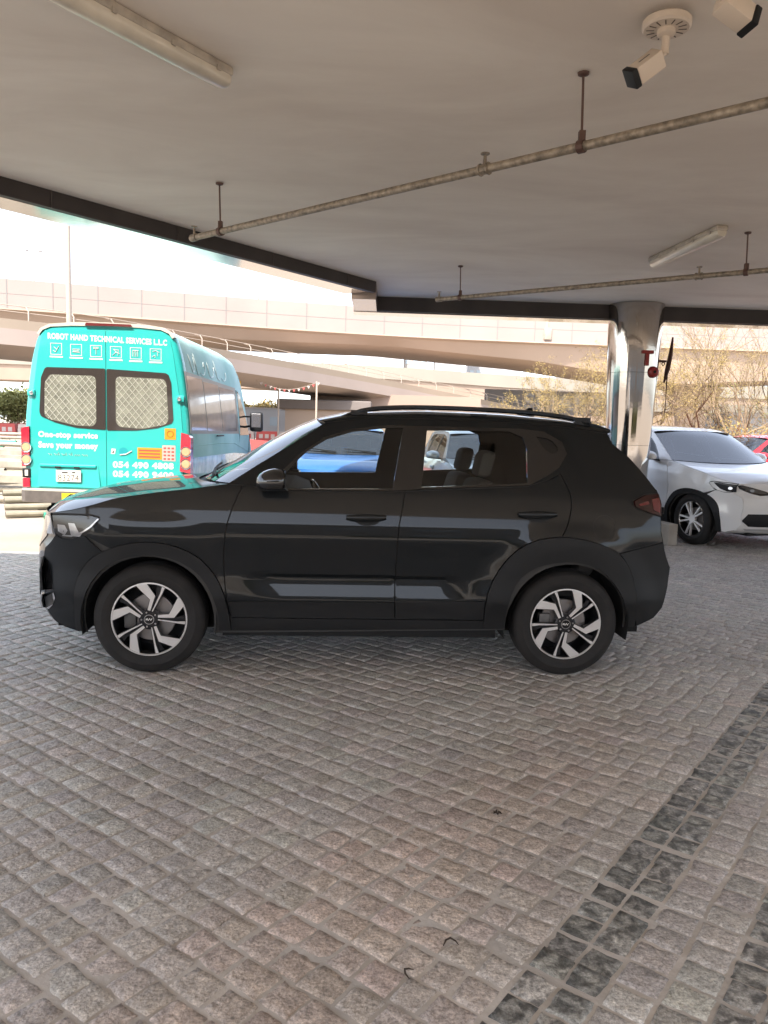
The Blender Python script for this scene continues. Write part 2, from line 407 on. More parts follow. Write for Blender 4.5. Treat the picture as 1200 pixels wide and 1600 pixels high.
# the round steel-clad column
colm = mat('polished_cladding', (.44, .41, .38), .07, 1., bump=.0025, bscale=1.6)
colth = thing('round_column', 'round polished metal clad column carrying the canopy behind the dark suv', 'column', (3.44, 11.0, 0))
def rc(z): return .262+.0355*z
mb = MB()
mb.lathe([(rc(z), z) for z in (0, .5, 1., 1.35)], 64); mb.build('lower_cladding', colm, colth, smooth=True)
mb = MB(); mb.lathe([(rc(z), z) for z in (1.354, 1.8, 2.35)], 64); mb.build('middle_cladding', colm, colth, smooth=True)
mb = MB(); mb.lathe([(rc(z), z) for z in (2.354, 2.8, 3.2, 3.26, 3.297)], 64); mb.build('upper_cladding', colm, colth, smooth=True)
mb = MB(); mb.lathe([(rc(0)-.02, 0), (rc(3.2)-.02, 3.29)], 32); mb.build('column_core', mat('joint2', (.03, .03, .03), .8), colth, smooth=True)
redm = mat('alarm_red', (.30, .03, .025), .4)
al = thing('fire_alarm_bell', 'round red alarm bell with call point box fixed on the column', 'alarm bell', (3.44+.19, 11.0-.30, 2.36))
mb = MB(); mb.lathe([(.0, -.07), (.03, -.068), (.055, -.055), (.075, -.03), (.08, 0), (.0, 0)], 24, axis='y'); mb.build('gong', redm, al, smooth=True)
mb = MB(); mb.lathe([(0, -.082), (.018, -.08), (.02, -.06)], 12, axis='y'); mb.build('bolt', black_plastic, al, smooth=True)
mb = MB(); mb.box(-.19, -.03, -.085, .03, .24, .285, bev=.006); mb.box(-.13, -.085, -.075, .03, .08, .24, bev=.004); mb.build('sounder', redm, al)
br = thing('wall_bracket', 'rusty dark bracket hanging on the right flank of the column', 'bracket', (3.83, 10.95, 2.42))
rust = mat('rusty_iron', (.07, .03, .022), .8, var=.4, scale=20)
mb = MB(); mb.box(-.06, .06, -.02, .02, .10, .13); mb.tube([(.02, 0, .11), (.045, 0, .08), (.02, 0, .05), (.0, 0, .08), (.02, 0, .11)], .008, 6); mb.build('clamp', rust, br)
mb = MB(); mb.tube([(.13, 0, .45), (.115, 0, .2), (.085, 0, .0), (.05, 0, -.18)], [.012, .03, .035, .012], 7); mb.tube([(.085, 0, 0), (.09, .0, -.4), (.085, 0, -.75)], [.012, .005, .003], 5)
mb.build('rod', rust, br, smooth=True)

# fluorescent fittings
lens_m = mat('lens_plastic', (.62, .56, .46), .3, var=.12, scale=6, coat=.3); fit_m = mat('fitting_body', (.40, .35, .29), .5, var=.3, scale=9)
def fluoro(label, p, q):
    p = Vector(p); q = Vector(q); L = (q-p).length; rz = math.atan2(q.y-p.y, q.x-p.x)
    t = thing('ceiling_light', label, 'light fitting', ((p.x+q.x)/2, (p.y+q.y)/2, HC), rz, 'long ceiling light fittings')
    mb = MB(); mb.box(-L/2, L/2, -.055, .055, -.05, -.003, bev=.012); mb.build('housing', fit_m, t, smooth=30)
    mb = MB()
    prof = [(-.05, -.048), (-.048, -.075), (-.034, -.098), (-.012, -.106), (.012, -.106), (.034, -.098), (.048, -.075), (.05, -.048)]
    xs = [(-L/2+.004, .82), (-L/2+.03, 1), (L/2-.03, 1), (L/2-.004, .82)]
    vs = [(x, y*s_, -.048+(z+.048)*(s_ if s_ < 1 else 1)) for x, s_ in xs for y, z in prof]; n = 8
    mb.add(vs, [(i*n+k, i*n+k+1, (i+1)*n+k+1, (i+1)*n+k) for i in range(3) for k in range(7)]+[tuple(range(8)), tuple(range(24, 32))]); mb.build('diffuser', lens_m, t, smooth=45)
    for sx in (-L*.3, -L*.05, L*.2, L*.42):
        for sy in (-1, 1): mb = MB(); mb.box(sx-.012, sx+.012, sy*.058-.004, sy*.058+.004, -.058, -.034); mb.build('clip', fit_m, t)
fluoro('longer looking dusty light fitting over the van side of the car', (-1.62, 3.10, 0), (-.885, 4.19, 0))
fluoro('light fitting above the column, between the pipe and the white car', (2.672, 8.098, 0), (2.82, 6.80, 0))

# sprinkler pipes
pipe_m = mat('galvanised_pipe', (.30, .25, .19), .5, .35, var=.4, scale=30, bump=.001, bscale=60)
rod_m = mat('hanger_rod', (.12, .07, .055), .6, .4)
def pipe(label, p, q, rods, heads, collars, r=.024):
    p = Vector(p); q = Vector(q); t = thing('sprinkler_pipe', label, 'pipe', p, 0, 'sprinkler pipes under the canopy'); dvec = (q-p).normalized()
    mb = MB(); mb.tube([(0, 0, 0), q-p], r, 12); mb.build('pipe_run', pipe_m, t, smooth=True)
    for s_ in rods:
        c = dvec*s_; mb = MB(); mb.tube([(c.x, c.y, c.z+.02), (c.x-.01, c.y, HC-p.z-.006)], .0065, 6)
        mb.lathe([(.0, HC-p.z-.004), (.03, HC-p.z-.004), (.028, HC-p.z-.014), (.008, HC-p.z-.022)], 10, T=Matrix.Translation((c.x-.01, c.y, 0)))
        mb.tube([c-dvec*.018, c+dvec*.018], r+.009, 10); mb.box(c.x-.016, c.x+.016, c.y-.016, c.y+.016, c.z-.006, c.z+.075)
        mb.build('hanger', rod_m, t, smooth=30)
    for s_ in heads:
        c = dvec*s_; mb = MB(); mb.tube([(c.x, c.y, c.z+.01), (c.x, c.y, c.z+.075)], [.012, .009], 8)
        mb.lathe([(0, .078), (.026, .08), (.026, .086), (0, .088)], 12, T=Matrix.Translation((c.x, c.y, c.z)))
        mb.tube([c-dvec*.035, c+dvec*.035], r+.005, 10)
        mb.build('sprinkler_head', pipe_m, t, smooth=30)
    for s_ in collars:
        c = dvec*s_; mb = MB(); mb.tube([c-dvec*.03, c-dvec*.022], r+.011, 10); mb.tube([c+dvec*.022, c+dvec*.03], r+.011, 10); mb.build('coupling', pipe_m, t, smooth=30)
    return t
d1 = Vector((2.27, -1.98, 0)).normalized(); p1 = Vector((-1.32, 6.08, 2.94))
pipe('spotted pipe running from the left light to the cameras', p1-d1*.36, p1+d1*5.2, (.36, 3.37, 5.3), (.02, 2.78), (2.78,))
d2 = Vector((2.383, -1.77, 0)).normalized(); p2 = Vector((.774, 8.771, 2.955))
pipe('farther pipe crossing in front of the round column', p2-d2*.30, p2+d2*5.4, (.30, 3.25, 5.5), (.02, 2.85), (2.85,))

# CCTV cameras
cream = mat('cream_plastic', (.62, .52, .42), .45)
def cctv(label, loc, rz, aim, arm_off):
    t = thing('security_camera', label, 'security camera', loc, rz, 'security cameras under the canopy'); t.scale = (.84, .84, .84)
    mb = MB(); mb.lathe([(0, .0), (.03, 0), (.03, .033)], 12); mb.lathe([(.115, -.004), (.122, -.012), (.122, -.04), (.112, -.05), (.045, -.052), (.045, -.075), (.03, -.085), (0, -.085)], 36)
    sd = mat('slot_dark', (.10, .075, .06), .8); mb.m = [mb.mi(cream)]*len(mb.f)
    for k in range(14):
        a = k*math.pi/7; T = Matrix.Rotation(a, 4, 'Z'); mb.box(.06, .1, -.0025, .0025, -.053, -.0495, sd, T=T)
    mb.build('mount', cream, t, smooth=True)
    mb = MB(); mb.tube([(0, 0, -.08), (0, 0, -.17)], .02, 12); mb.tube([(0, 0, -.165), arm_off], .012, 8); mb.build('arm', cream, t, smooth=True)
    T = Matrix.Translation(arm_off) @ aim
    b = empty('camera_head', t)
    mb = MB(); mb.box(-.045, .045, -.045, .045, -.15, .0, T=T, bev=.006); mb.build('casing', cream, b, smooth=30)
    mb = MB(); mb.box(-.048, .048, -.048, .048, -.185, -.1505, T=T, bev=.006); mb.build('lens_shroud', black_plastic, b, smooth=30)
    mb = MB(); mb.box(-.0465, -.0455, -.004, .004, -.11, -.045, T=T); mb.build('logo_strip', mat('logo_grey', (.12, .1, .09), .6), b)
    return t
aim1 = Matrix.Rotation(R(-18), 4, 'Z') @ Matrix.Rotation(R(52), 4, 'Y') @ Matrix.Rotation(R(35), 4, 'Z')
cctv('white boxy security camera hanging fully in view below its slotted round mount', (1.155, 3.53, 3.272), .3, aim1, (-.045, -.02, -.20))
aim2 = Vector((.85, .25, -.35)).to_track_quat('-Z', 'Y').to_matrix().to_4x4() @ Matrix.Rotation(R(12), 4, 'Z')
cctv('white security camera cut by the top right corner of the picture', (1.14, 2.87, 3.268), 0, aim2, (.045, .165, -.225))

# ------------------------------------------------------------------ cars
FEN = [(-.60, .925), (-.45, .955), (-.337, .985), (-.184, 1.035), (.043, 1.072), (.275, 1.103), (.441, 1.129)]
APIL = [(.441, 1.129), (.612, 1.245), (.777, 1.351), (.90, 1.432), (1.008, 1.505)]
ROOF = [(1.008, 1.505), (1.2, 1.535), (1.6, 1.548), (2.1, 1.542), (2.5, 1.522), (2.76, 1.49)]
REAR = [(2.76, 1.49), (2.79, 1.43), (2.9, 1.346), (3.0, 1.24), (3.075, 1.15), (3.105, 1.08), (3.10, .985), (3.10, .89), (3.12, .83), (3.13, .79), (3.165, .71), (3.195, .665), (3.185, .544), (3.153, .406), (3.094, .343), (2.966, .297)]
FRONT = [(-.60, .925), (-.575, .85), (-.556, .80), (-.597, .749), (-.642, .71), (-.652, .654), (-.657, .559), (-.646, .448), (-.655, .398), (-.641, .337), (-.589, .272), (-.485, .235), (-.40, .224)]
G1 = smooth_curve([(.534, 1.124), (.484, 1.015), (.442, .876), (.431, .719), (.438, .563), (.464, .40), (.482, .345)], 1)
G2 = smooth_curve([(1.487, 1.110), (1.465, .98), (1.448, .886), (1.440, .634), (1.442, .345)], 1)
G3 = smooth_curve([(2.433, 1.239), (2.481, 1.145), (2.498, 1.059), (2.474, .943), (2.432, .868)], 1)
CF = smooth_curve([(-.438, .235), (-.439, .35), (-.433, .46), (-.418, .545), (-.379, .62), (-.31, .694), (-.241, .733), (-.137, .772), (-.010, .79), (.138, .775), (.277, .716), (.369, .623), (.429, .514), (.464, .388), (.478, .262)], 1)
AF = smooth_curve([(.405, .262), (.405, .338), (.397, .40), (.36, .51), (.277, .622), (.153, .691), (.012, .713), (-.134, .694), (-.253, .63), (-.344, .518), (-.385, .393), (-.378, .235)], 1)
CR = smooth_curve([(1.985, .30), (1.985, .48), (2.037, .624), (2.133, .76), (2.251, .838), (2.399, .867), (2.551, .859), (2.704, .816), (2.82, .755), (2.90, .64), (2.94, .48), (2.955, .30)], 1)
AR = smooth_curve([(2.892, .30), (2.888, .345), (2.867, .424), (2.831, .516), (2.747, .62), (2.636, .694), (2.500, .719), (2.365, .705), (2.259, .671), (2.173, .596), (2.126, .477), (2.114, .354), (2.114, .30)], 1)
WF = [(.70, 1.108), (.78, 1.20), (.843, 1.272), (.901, 1.33), (1.014, 1.402), (1.167, 1.452), (1.38, 1.482), (1.477, 1.486), (1.412, 1.124)]
WR = [(1.622, 1.474), (2.13, 1.484), (2.215, 1.45), (2.236, 1.38), (2.228, 1.178), (1.584, 1.138)]
WQ = smooth_curve([(2.298, 1.459), (2.39, 1.446), (2.44, 1.387), (2.401, 1.349), (2.341, 1.385), (2.298, 1.459)], 1)[:-1]
BELT = [(.534, 1.124), (.772, 1.100), (1.412, 1.108), (1.487, 1.112), (1.584, 1.120), (2.228, 1.158), (2.36, 1.20), (2.433, 1.239)]
HL = [(-.583, .915), (-.499, .923), (-.329, .930), (-.282, .920), (-.278, .908), (-.325, .856), (-.381, .818), (-.451, .790), (-.514, .788), (-.556, .803), (-.575, .86)]
TL = [(2.902, 1.083), (2.985, 1.12), (3.085, 1.127), (3.104, 1.063), (3.098, .99), (3.025, 1.009), (2.912, 1.051)]
ZW = np.array([.20, .30, .40, .455, .50, .60, .72, .83, .90, 1.0, 1.10, 1.16, 1.3, 1.5, 1.62])
WW = np.array([.845, .872, .882, .892, .889, .883, .888, .897, .890, .871, .848, .825, .768, .684, .63])
def side_y(x, z):
    w_ = float(np.interp(z, ZW, WW)); w_ = .5*w_+.25*(float(np.interp(z-.012, ZW, WW))+float(np.interp(z+.012, ZW, WW)))
    if x < -.15: w_ -= .19*((-.15-x)/.5)**2
    if x > 2.5: w_ -= .115*((x-2.5)/.6)**2.0
    for hx, am in ((0, .008), (2.5, .022)):
        r_ = math.hypot(x-hx, z-.322); w_ += am*(1-sstep(.46, .66, r_))*sstep(.30, .5, z) if z > .3 else 0
    # sculpted scoop of the lower doors
    sx = sstep(.56, .80, x+.35*(z-.46))*(1-sstep(1.76, 1.93, x+.45*(z-.46)))
    sz = sstep(.612, .582, z)*sstep(.452, .462, z)
    if sx > 0 and sz > 0: w_ -= sx*sz*(.002+.019*(z-.458)/.13)
    return w_
def wheel(parent, x, s, M, r=.326, rimr=.218, style='bent', depth=.215, y0=.875, rot=0., steer=0., zc=.322):
    e = empty('wheel', parent, (x, s*y0, zc))
    e.rotation_euler = (0, 0, (0 if s < 0 else math.pi)+steer)
    k = r/.326; q = rimr/.218; dp = depth
    mb = MB(); yy = lambda f: f*dp/.215
    mb.lathe([(rimr+.002, yy(.02)), (rimr+.012, yy(.008)), (rimr+(r-rimr)*.3, yy(.002)), (rimr+(r-rimr)*.5, 0), (rimr+(r-rimr)*.52, yy(.0015)), (rimr+(r-rimr)*.75, yy(.007)), (rimr+(r-rimr)*.9, yy(.020)), (r-.003, yy(.034)), (r, yy(.05)), (r, yy(.075)), (r-.007, yy(.077)), (r-.007, yy(.084)), (r, yy(.086)), (r, yy(.128)), (r-.007, yy(.13)), (r-.007, yy(.137)), (r, yy(.139)), (r, yy(.165)), (r-.003, yy(.181)), (rimr+.05, yy(.209)), (rimr+.002, yy(.20))], 64, axis='y')
    mb.build('tyre', rubber, e, smooth=True)
    rim = empty('rim', e)
    mb = MB(); mb.lathe([(rimr+.004, yy(.022)), (rimr+.002, .014), (rimr-.005, .013), (rimr-.008, .02)], 64, alu if style == 'bent' else chrome, axis='y')
    mb.lathe([(rimr-.0081, .0201), (rimr-.014, .035), (rimr-.018, .1), (rimr-.018, yy(.2)), (.05, yy(.2))], 64, dark_alloy, axis='y'); mb.build('rim_barrel', alu, e, smooth=True)
    bpy.data.objects.remove(rim)
    al_ = MB(); dk = MB()
    if style == 'bent':
        thick = [(-.36, .915), (-.20, .965), (-.06, .978), (.165, .645), (.030, .225), (-.055, .25), (.012, .54)]
        thin = [(.055, .215), (.275, .70), (.335, .905), (.425, .865), (.345, .70), (.100, .205)]
        for i in range(5):
            a = rot+i*2*math.pi/5; ca, sa = math.cos(a), math.sin(a)
            for P in (thick, thin):
                Q = [((u*ca-v*sa)*rimr, (u*sa+v*ca)*rimr) for u, v in P]
                al_.prism(inset(Q, .0018), .0165, .022); dk.prism(inset(Q, -.0015), .0195, .052)
            g = [(.02, .22), (.17, .66), (.19, .90), (.30, .88), (.27, .70), (.09, .22)]
            Q = [((u*ca-v*sa)*rimr, (u*sa+v*ca)*rimr) for u, v in g]; dk.prism(Q, .034, .058)
        dk.lathe([(0, .018), (.052*q, .018), (.062*q, .024), (.062*q, .06)], 32, axis='y')
    else:
        for i in range(10):
            a = rot+i*2*math.pi/10+(.13 if i % 2 else -.13); ca, sa = math.cos(a), math.sin(a)
            P = [(-.035, .2), (.035, .2), (.05, .97), (-.05, .97)]
            Q = [((u*ca-v*sa)*rimr, (u*sa+v*ca)*rimr) for u, v in P]; al_.prism(Q, .018, .045)
        al_.lathe([(0, .02), (.05, .02), (.06, .03), (.06, .06)], 32, axis='y')
    al_.build('spokes', alu if style == 'bent' else mat('silver_alloy', (.85, .85, .85), .4, 0), e)
    if dk.v: dk.build('spoke_backing', dark_alloy, e)
    mb = MB(); mb.lathe([(.03, .0795), (.140*k, .0795), (.143*k, .083), (.143*k, .098), (.03, .098)], 40, axis='y')
    mb.build('brake_disc', steel, e, smooth=True)
    mb = MB(); mb.box(-.155*k, -.085*k, .055, .11, -.065, .055, bev=.008); mb.build('brake_caliper', mat('caliper', (.12, .115, .11), .5, .5), e, smooth=30)
    if style == 'bent':
        mb = MB(); mb.lathe([(0, .0135), (.024, .0135), (.0245, .0145)], 24, black_gloss, axis='y'); mb.lathe([(.0245, .0145), (.0255, .0115), (.0295, .0115), (.031, .017)], 24, chrome, axis='y')
        # emblem letters on the cap
        def stroke(a, b, w_=.0016):
            a = Vector(a); b = Vector(b); n_ = (b-a).normalized(); n_ = Vector((-n_.y, n_.x))*w_
            mb.add([(p.x, .0131, p.y) for p in (a-n_, b-n_, b+n_, a+n_)], [(0, 1, 2, 3)], white_ink)
        for a, b in (((-.017, -.006), (-.017, .006)), ((-.017, -.001), (-.008, .006)), ((-.012, .002), (-.004, -.006)), ((-.004, -.006), (.003, .006)), ((.003, .006), (.010, -.006)), ((.010, -.006), (.017, .006))): stroke(a, b)
        mb.build('centre_cap', black_gloss, e, fixn=False)
        mb = MB()
        for i in range(5):
            a = rot+math.pi/2+.35+i*2*math.pi/5; T = Matrix.Translation((.044*math.cos(a), 0, .044*math.sin(a)))
            mb.lathe([(0, .011), (.006, .011), (.0072, .014), (.0072, .02)], 6, chrome, axis='y', T=T); mb.lathe([(.0075, .0175), (.011, .0172), (.011, .02)], 12, black_plastic, axis='y', T=T)
        mb.build('wheel_nuts', chrome, e)
    return e
def build_car(root, paint, fm=None, h=.03, wheels=None, tint=(.62, .66, .64), front='suv', bothsides=True, rails=True, style='bent', clad=black_plastic, interior_m=interior, roofm=None):
    fm = fm or (lambda x, y, z: (x, y, z))
    glass = glassmat('car_glass_%d' % int(tint[0]*100), tint); lensg = glassmat('lamp_glass', (.9, .9, .9), .01)
    wgl = glassmat('windscreen_glass_%d' % int(tint[0]*100), tuple(c*.9 for c in tint), .02, 1.9 if tint[0] > .8 else 2.6)
    redl = mat('tail_lamp_red', (.022, .0008, .0015), .15, coat=.6, spec=.2); lamp_in = mat('lamp_reflector', (.75, .75, .76), .2, .4)
    FN = FEN[:-1]+[(.441, 1.129)]
    fender = FN+G1[0:]+[p for p in CF[::-1] if p[1] > .34 and p[0] > -.25]+[(-.36, .81), (-.323, .858), (-.274, .908), (-.278, .924), (-.33, .935), (-.499, .928), (-.587, .920)]
    bump = [p for p in FRONT if p[1] <= .801]; bump = bump[:-1]+[p for p in CF if p[0] < -.24 and p[1] < .74]+[(-.36, .81), (-.381, .814), (-.451, .786), (-.514, .784)]
    fdoor = BELT[:4]+G2[1:]+G1[::-1][:-1]
    rdoor = BELT[3:]+G3[1:]+[p for p in CR[::-1] if p[0] < 2.42 and p[1] > .33]+[(1.985, .345)]+G2[::-1][:-1]
    sbody = APIL+ROOF[1:]+[p for p in REAR[1:] if p[1] > 1.14]+[(3.09, 1.13), (2.985, 1.123), (2.898, 1.086), (2.908, 1.048), (3.025, 1.005), (3.10, .985), (3.10, .89), (3.12, .832), (2.80, .772)]+[p for p in CR[::-1] if 2.43 < p[0] < 2.79 and p[1] > .6]+G3[::-1]+BELT[::-1][1:]
    rbump = [(3.12, .828)]+REAR[9:-1]+[(2.966, .299)]+[p for p in CR[::-1] if p[0] > 2.80 and p[1] > .31]+[(2.80, .768)]
    outline = FRONT[::-1]+FEN[1:]+APIL[1:]+ROOF[1:]+REAR[1:]
    def circ(cx, r): return [(cx+r*math.cos(a), .322+r*math.sin(a)) for a in np.linspace(R(-14), R(194), 22)]
    surround = [(.655, 1.092), (.76, 1.215), (.87, 1.325), (1.0, 1.415), (1.16, 1.47), (1.38, 1.50), (2.2, 1.503), (2.35, 1.49), (2.46, 1.43), (2.485, 1.36), (2.43, 1.275), (2.35, 1.222), (2.24, 1.166), (1.59, 1.128), (1.412, 1.114), (.78, 1.104)]
    for s in ((-1, 1) if bothsides else (-1,)):
        f = lambda off: (lambda x, z: fm(x, s*(side_y(x, z)+off), z))
        rd = (0, -s, 0)
        def P(name, poly, M, off=0., gap=.0036, par=root, holes=(), rim=.02, hh=h, sm=30):
            mb = MB(); sheet(mb, poly, f(off), hh, holes, rim, gap=gap, rimdir=rd); return mb.build(name, M, par, smooth=sm)
        P('front_fender', fender, paint); P('front_bumper_side', bump, paint)
        fd = P('front_door', fdoor, paint); rdr = P('rear_door', rdoor, paint)
        P('body_side', sbody, paint, holes=(WF, WR, WQ)); P('rear_bumper_side', rbump, clad, .004)
        P('wheel_arch_cladding', CF+AF, clad, .012, .001, rim=.03); P('wheel_arch_cladding', CR+AR, clad, .012, .001, rim=.03)
        P('door_cladding', [(.488, .352), (1.438, .352), (1.438, .452), (.466, .445)], clad, .010, 0, fd); P('door_cladding', [(1.447, .352), (1.980, .352), (1.980, .466), (1.447, .455)], clad, .010, 0, rdr)
        P('sill', [(.482, .262), (2.112, .292), (2.112, .342), (.482, .342)], clad, .004, 0, rim=.25)
        P('window_surround', surround, black_gloss, .0025, 0, holes=(WF, WR, WQ), rim=.004)
        P('front_window', WF, glass, -.006, -.003, fd, rim=0); P('rear_window', WR, glass, -.006, -.003, rdr, rim=0); P('quarter_window', WQ, mat('privacy_glass', (.01, .01, .011), .08), -.006, -.003, rim=0)
        # headlamp and tail lamp
        if front == 'sport':
            P('wing_corner', HL, paint, 0, .001, rim=.01); hq = P('headlight', [(-.585, .80), (-.50, .80), (-.42, .84), (-.335, .918), (-.40, .925), (-.585, .905)], black_plastic, .005, 0, rim=.008)
            P('headlight_strip', [(-.575, .897), (-.42, .915), (-.36, .912), (-.42, .903), (-.575, .884)], mat('lamp_smoke', (.07, .065, .06), .35, .2), .007, 0, hq, rim=.002); P('headlight_bulb', [(-.53+.022*math.cos(a), .855+.022*math.sin(a)) for a in np.linspace(0, 6.28, 13)[:-1]], lamp_in, .010, 0, hq, rim=.003)
        else: hl = P('headlight', HL, mat('lamp_housing', (.09, .09, .092), .25, .3), -.03, .002, rim=0)
        if front != 'sport':
            mb = MB(); sheet(mb, [(-.57, .905), (-.33, .915), (-.345, .893), (-.45, .885), (-.57, .885)], f(-.018), h, rim=.004, rimdir=rd); sheet(mb, [(-.475, .875), (-.435, .875), (-.40, .815), (-.375, .835), (-.40, .80), (-.455, .80)], f(-.014), h, rim=.004, rimdir=rd)
            sheet(mb, [(-.545, .82), (-.50, .80), (-.48, .83), (-.50, .86), (-.55, .86)], f(-.016), h, rim=.004, rimdir=rd); sheet(mb, [(-.278, .912), (-.325, .862), (-.381, .824), (-.451, .797), (-.514, .796), (-.514, .803), (-.451, .806), (-.385, .832), (-.335, .866), (-.29, .912)], f(-.008), h, rim=.003, rimdir=rd); mb.build('lamp_reflector', lamp_in, hl, smooth=30)
            P('headlight_lens', HL, lensg, .003, .002, hl, rim=.025)
        if front == 'suv':
            P('bumper_recess', [(-.644, .645), (-.623, .64), (-.604, .595), (-.590, .528), (-.583, .466), (-.640, .435)], black_gloss, .003, 0, rim=.004)
            P('fog_light', [(-.648, .412), (-.578, .452), (-.569, .42), (-.592, .372), (-.625, .340), (-.648, .352)], chrome, .007, 0, rim=.008)
        tl_ = P('tail_light', TL, redl, .010, .001, rim=.02); P('light_bar', [(3.03, 1.095), (3.082, 1.105), (3.093, 1.06), (3.088, 1.01), (3.04, 1.03)], mat('lamp_red_bright', (.11, .002, .004), .15, coat=.7), .013, 0, tl_, rim=.003); P('light_bar', [(2.93, 1.065), (3.0, 1.085), (3.01, 1.065), (2.94, 1.055)], mat('lamp_red_bright', (.11, .002, .004), .15, coat=.7), .013, 0, tl_, rim=.003)
        mb = MB(); g_ = [(2.70+.075*math.cos(a), .925+.075*math.sin(a)) for a in np.linspace(0, 2*math.pi, 33)[:-1]]
        sheet(mb, g_, f(.0010), .02, (inset(g_, .0045),), 0, rimdir=rd); mb.build('fuel_flap_gap', black_plastic, root)
        # handles
        for par, x0, z0 in ((fd, 1.14, .955), (rdr, 2.165, .995)):
            mb = MB(); e_ = [(x0+.125+.075*math.cos(a), z0-.012+.036*math.sin(a)) for a in np.linspace(0, 2*math.pi, 25)[:-1]]
            sheet(mb, e_, f(.0012), .03, (), 0, rimdir=rd, M=black_plastic)
            n_ = 9; vs = []
            for i in range(n_):
                t = i/(n_-1); x = x0+.235*t; lift = .016+.028*math.sin(math.pi*t)**.6; hh = .023-.010*abs(2*t-1)**2
                for a in range(8):
                    an = a*math.pi/4; y = side_y(x, z0)+lift+.009*math.sin(an); z = z0+.004*t+hh*math.cos(an); vs.append(fm(x, s*y, z))
            mb.add(vs, [(i*8+a, i*8+(a+1) % 8, (i+1)*8+(a+1) % 8, (i+1)*8+a) for i in range(n_-1) for a in range(8)]+[tuple(range(8)), tuple(range((n_-1)*8, n_*8))], paint)
            mb.build('door_handle', paint, par, smooth=True)
        # door mirror
        mb = MB(); vs = []; nu, nv = 14, 20
        for i in range(nu+1):
            th = math.pi*i/nu
            for j in range(nv):
                ph = 2*math.pi*j/nv; cx = math.sin(th)*math.cos(ph); cz = math.sin(th)*math.sin(ph); cy = math.cos(th)
                X = .725+.105*cx; X = min(X, .785); Z = 1.165+.072*abs(cz)**.8*(1 if cz > 0 else -1)-(.012*(cx < 0)*(-cx)); Y = s*(.985+.105*cy)
                if Z < 1.125: Z = 1.125+(Z-1.125)*.5
                vs.append(fm(X, Y, Z))
        mb.add(vs, [(i*nv+j, i*nv+(j+1) % nv, (i+1)*nv+(j+1) % nv, (i+1)*nv+j) for i in range(nu) for j in range(nv)])
        mr_ = mb.build('door_mirror', black_gloss if clad is black_plastic and front == 'suv' else paint, root, smooth=50)
        mb = MB(); mb.add([fm(.787, s*(.985+.088*math.cos(a)), 1.163+.055*math.sin(a)) for a in np.linspace(0, 2*math.pi, 20)[:-1]], [tuple(range(19))]); mb.build('mirror_glass', chrome, mr_)
        mb = MB()
        A_ = [(.64, s*.865, 1.10), (.80, s*.865, 1.10), (.80, s*1.02, 1.112), (.645, s*1.02, 1.112)]; B_ = [(.66, s*.865, 1.125), (.79, s*.865, 1.125), (.785, s*1.03, 1.128), (.65, s*1.03, 1.128)]
        mb.add([fm(*p) for p in A_+B_], [(0, 1, 2, 3), (4, 7, 6, 5), (0, 4, 5, 1), (1, 5, 6, 2), (2, 6, 7, 3), (3, 7, 4, 0)]); mb.build('mirror_foot', black_plastic, mr_)
        # inner shell and wheel houses
        mb = MB(); sheet(mb, outline, f(-.016), max(h*1.6, .05), (WF, WR, circ(0, .378), circ(2.5, .378)), 0, rimdir=rd); mb.build('inner_shell', interior_m, root, smooth=30)
        for hx in (0, 2.5):
            mb = MB(); A = np.linspace(R(-14), R(194), 20)
            vs = [fm(hx+.392*math.cos(a), s*y, .322+.392*math.sin(a)) for a in A for y in (.868, .56)]; n_ = len(A)
            mb.add(vs, [(2*i, 2*i+1, 2*i+3, 2*i+2) for i in range(n_-1)]+[tuple(2*i+1 for i in range(n_))])
            mb.build('wheel_house', mat('liner', (.008, .008, .008), .9), root)
        if rails:
            pts = resample(smooth_curve([(1.10, 1.545), (1.20, 1.580), (1.34, 1.604), (1.6, 1.617), (2.1, 1.613), (2.45, 1.594), (2.67, 1.556)], 2), 26); mb = MB(); vs = []
            for i, (x, z) in enumerate(pts):
                e_ = min(1, min(i, 25-i)/3+.25)
                for a in range(8):
                    an = a*math.pi/4+.39; vs.append(fm(x, s*(.615+.02*math.cos(an)*e_), z+.016*math.sin(an)*e_))
            mb.add(vs, [(i*8+a, i*8+(a+1) % 8, (i+1)*8+(a+1) % 8, (i+1)*8+a) for i in range(25) for a in range(8)]+[tuple(range(8)), tuple(range(200, 208))])
            for x0 in (1.16, 1.9, 2.56): mb.add([fm(*p) for p in [(x, s*y, z) for x in (x0, x0+.10) for y in (.60, .63) for z in (1.53, 1.585)]], [(0, 1, 3, 2), (4, 6, 7, 5), (0, 4, 5, 1), (2, 3, 7, 6), (0, 2, 6, 4), (1, 5, 7, 3)])
            mb.build('roof_rail', black_gloss, root, smooth=40)
    # ---- patches that run across the car
    def across(name, sh, ce, n_, M, mode='arc', m_=2.6, nv=26, off=0., par=root, close=0.):
        a = resample(sh, n_); b = resample(ce, n_); vs = []
        for (xs, zs), (xc, zc) in zip(a, b):
            w_ = side_y(xs, zs)+off
            for j in range(nv+1):
                if mode == 'arc':
                    th = math.pi*j/nv; c_ = math.cos(th); s_ = max(0, math.sin(th)); y = w_*abs(c_)**(2/m_)*(1 if c_ > 0 else -1); t = s_**(2/m_)
                else:
                    q = -math.cos(math.pi*j/nv); y = -w_*q; t = 1-abs(q)**m_
                vs.append(fm(xs+(xc-xs)*t, y, zs+(zc-zs)*t+off*.5))
        mb = MB(); k = nv+1; mb.add(vs, [(i*k+j, i*k+j+1, (i+1)*k+j+1, (i+1)*k+j) for i in range(n_-1) for j in range(nv)])
        return mb.build(name, M, par, smooth=40)
    rm = roofm or paint
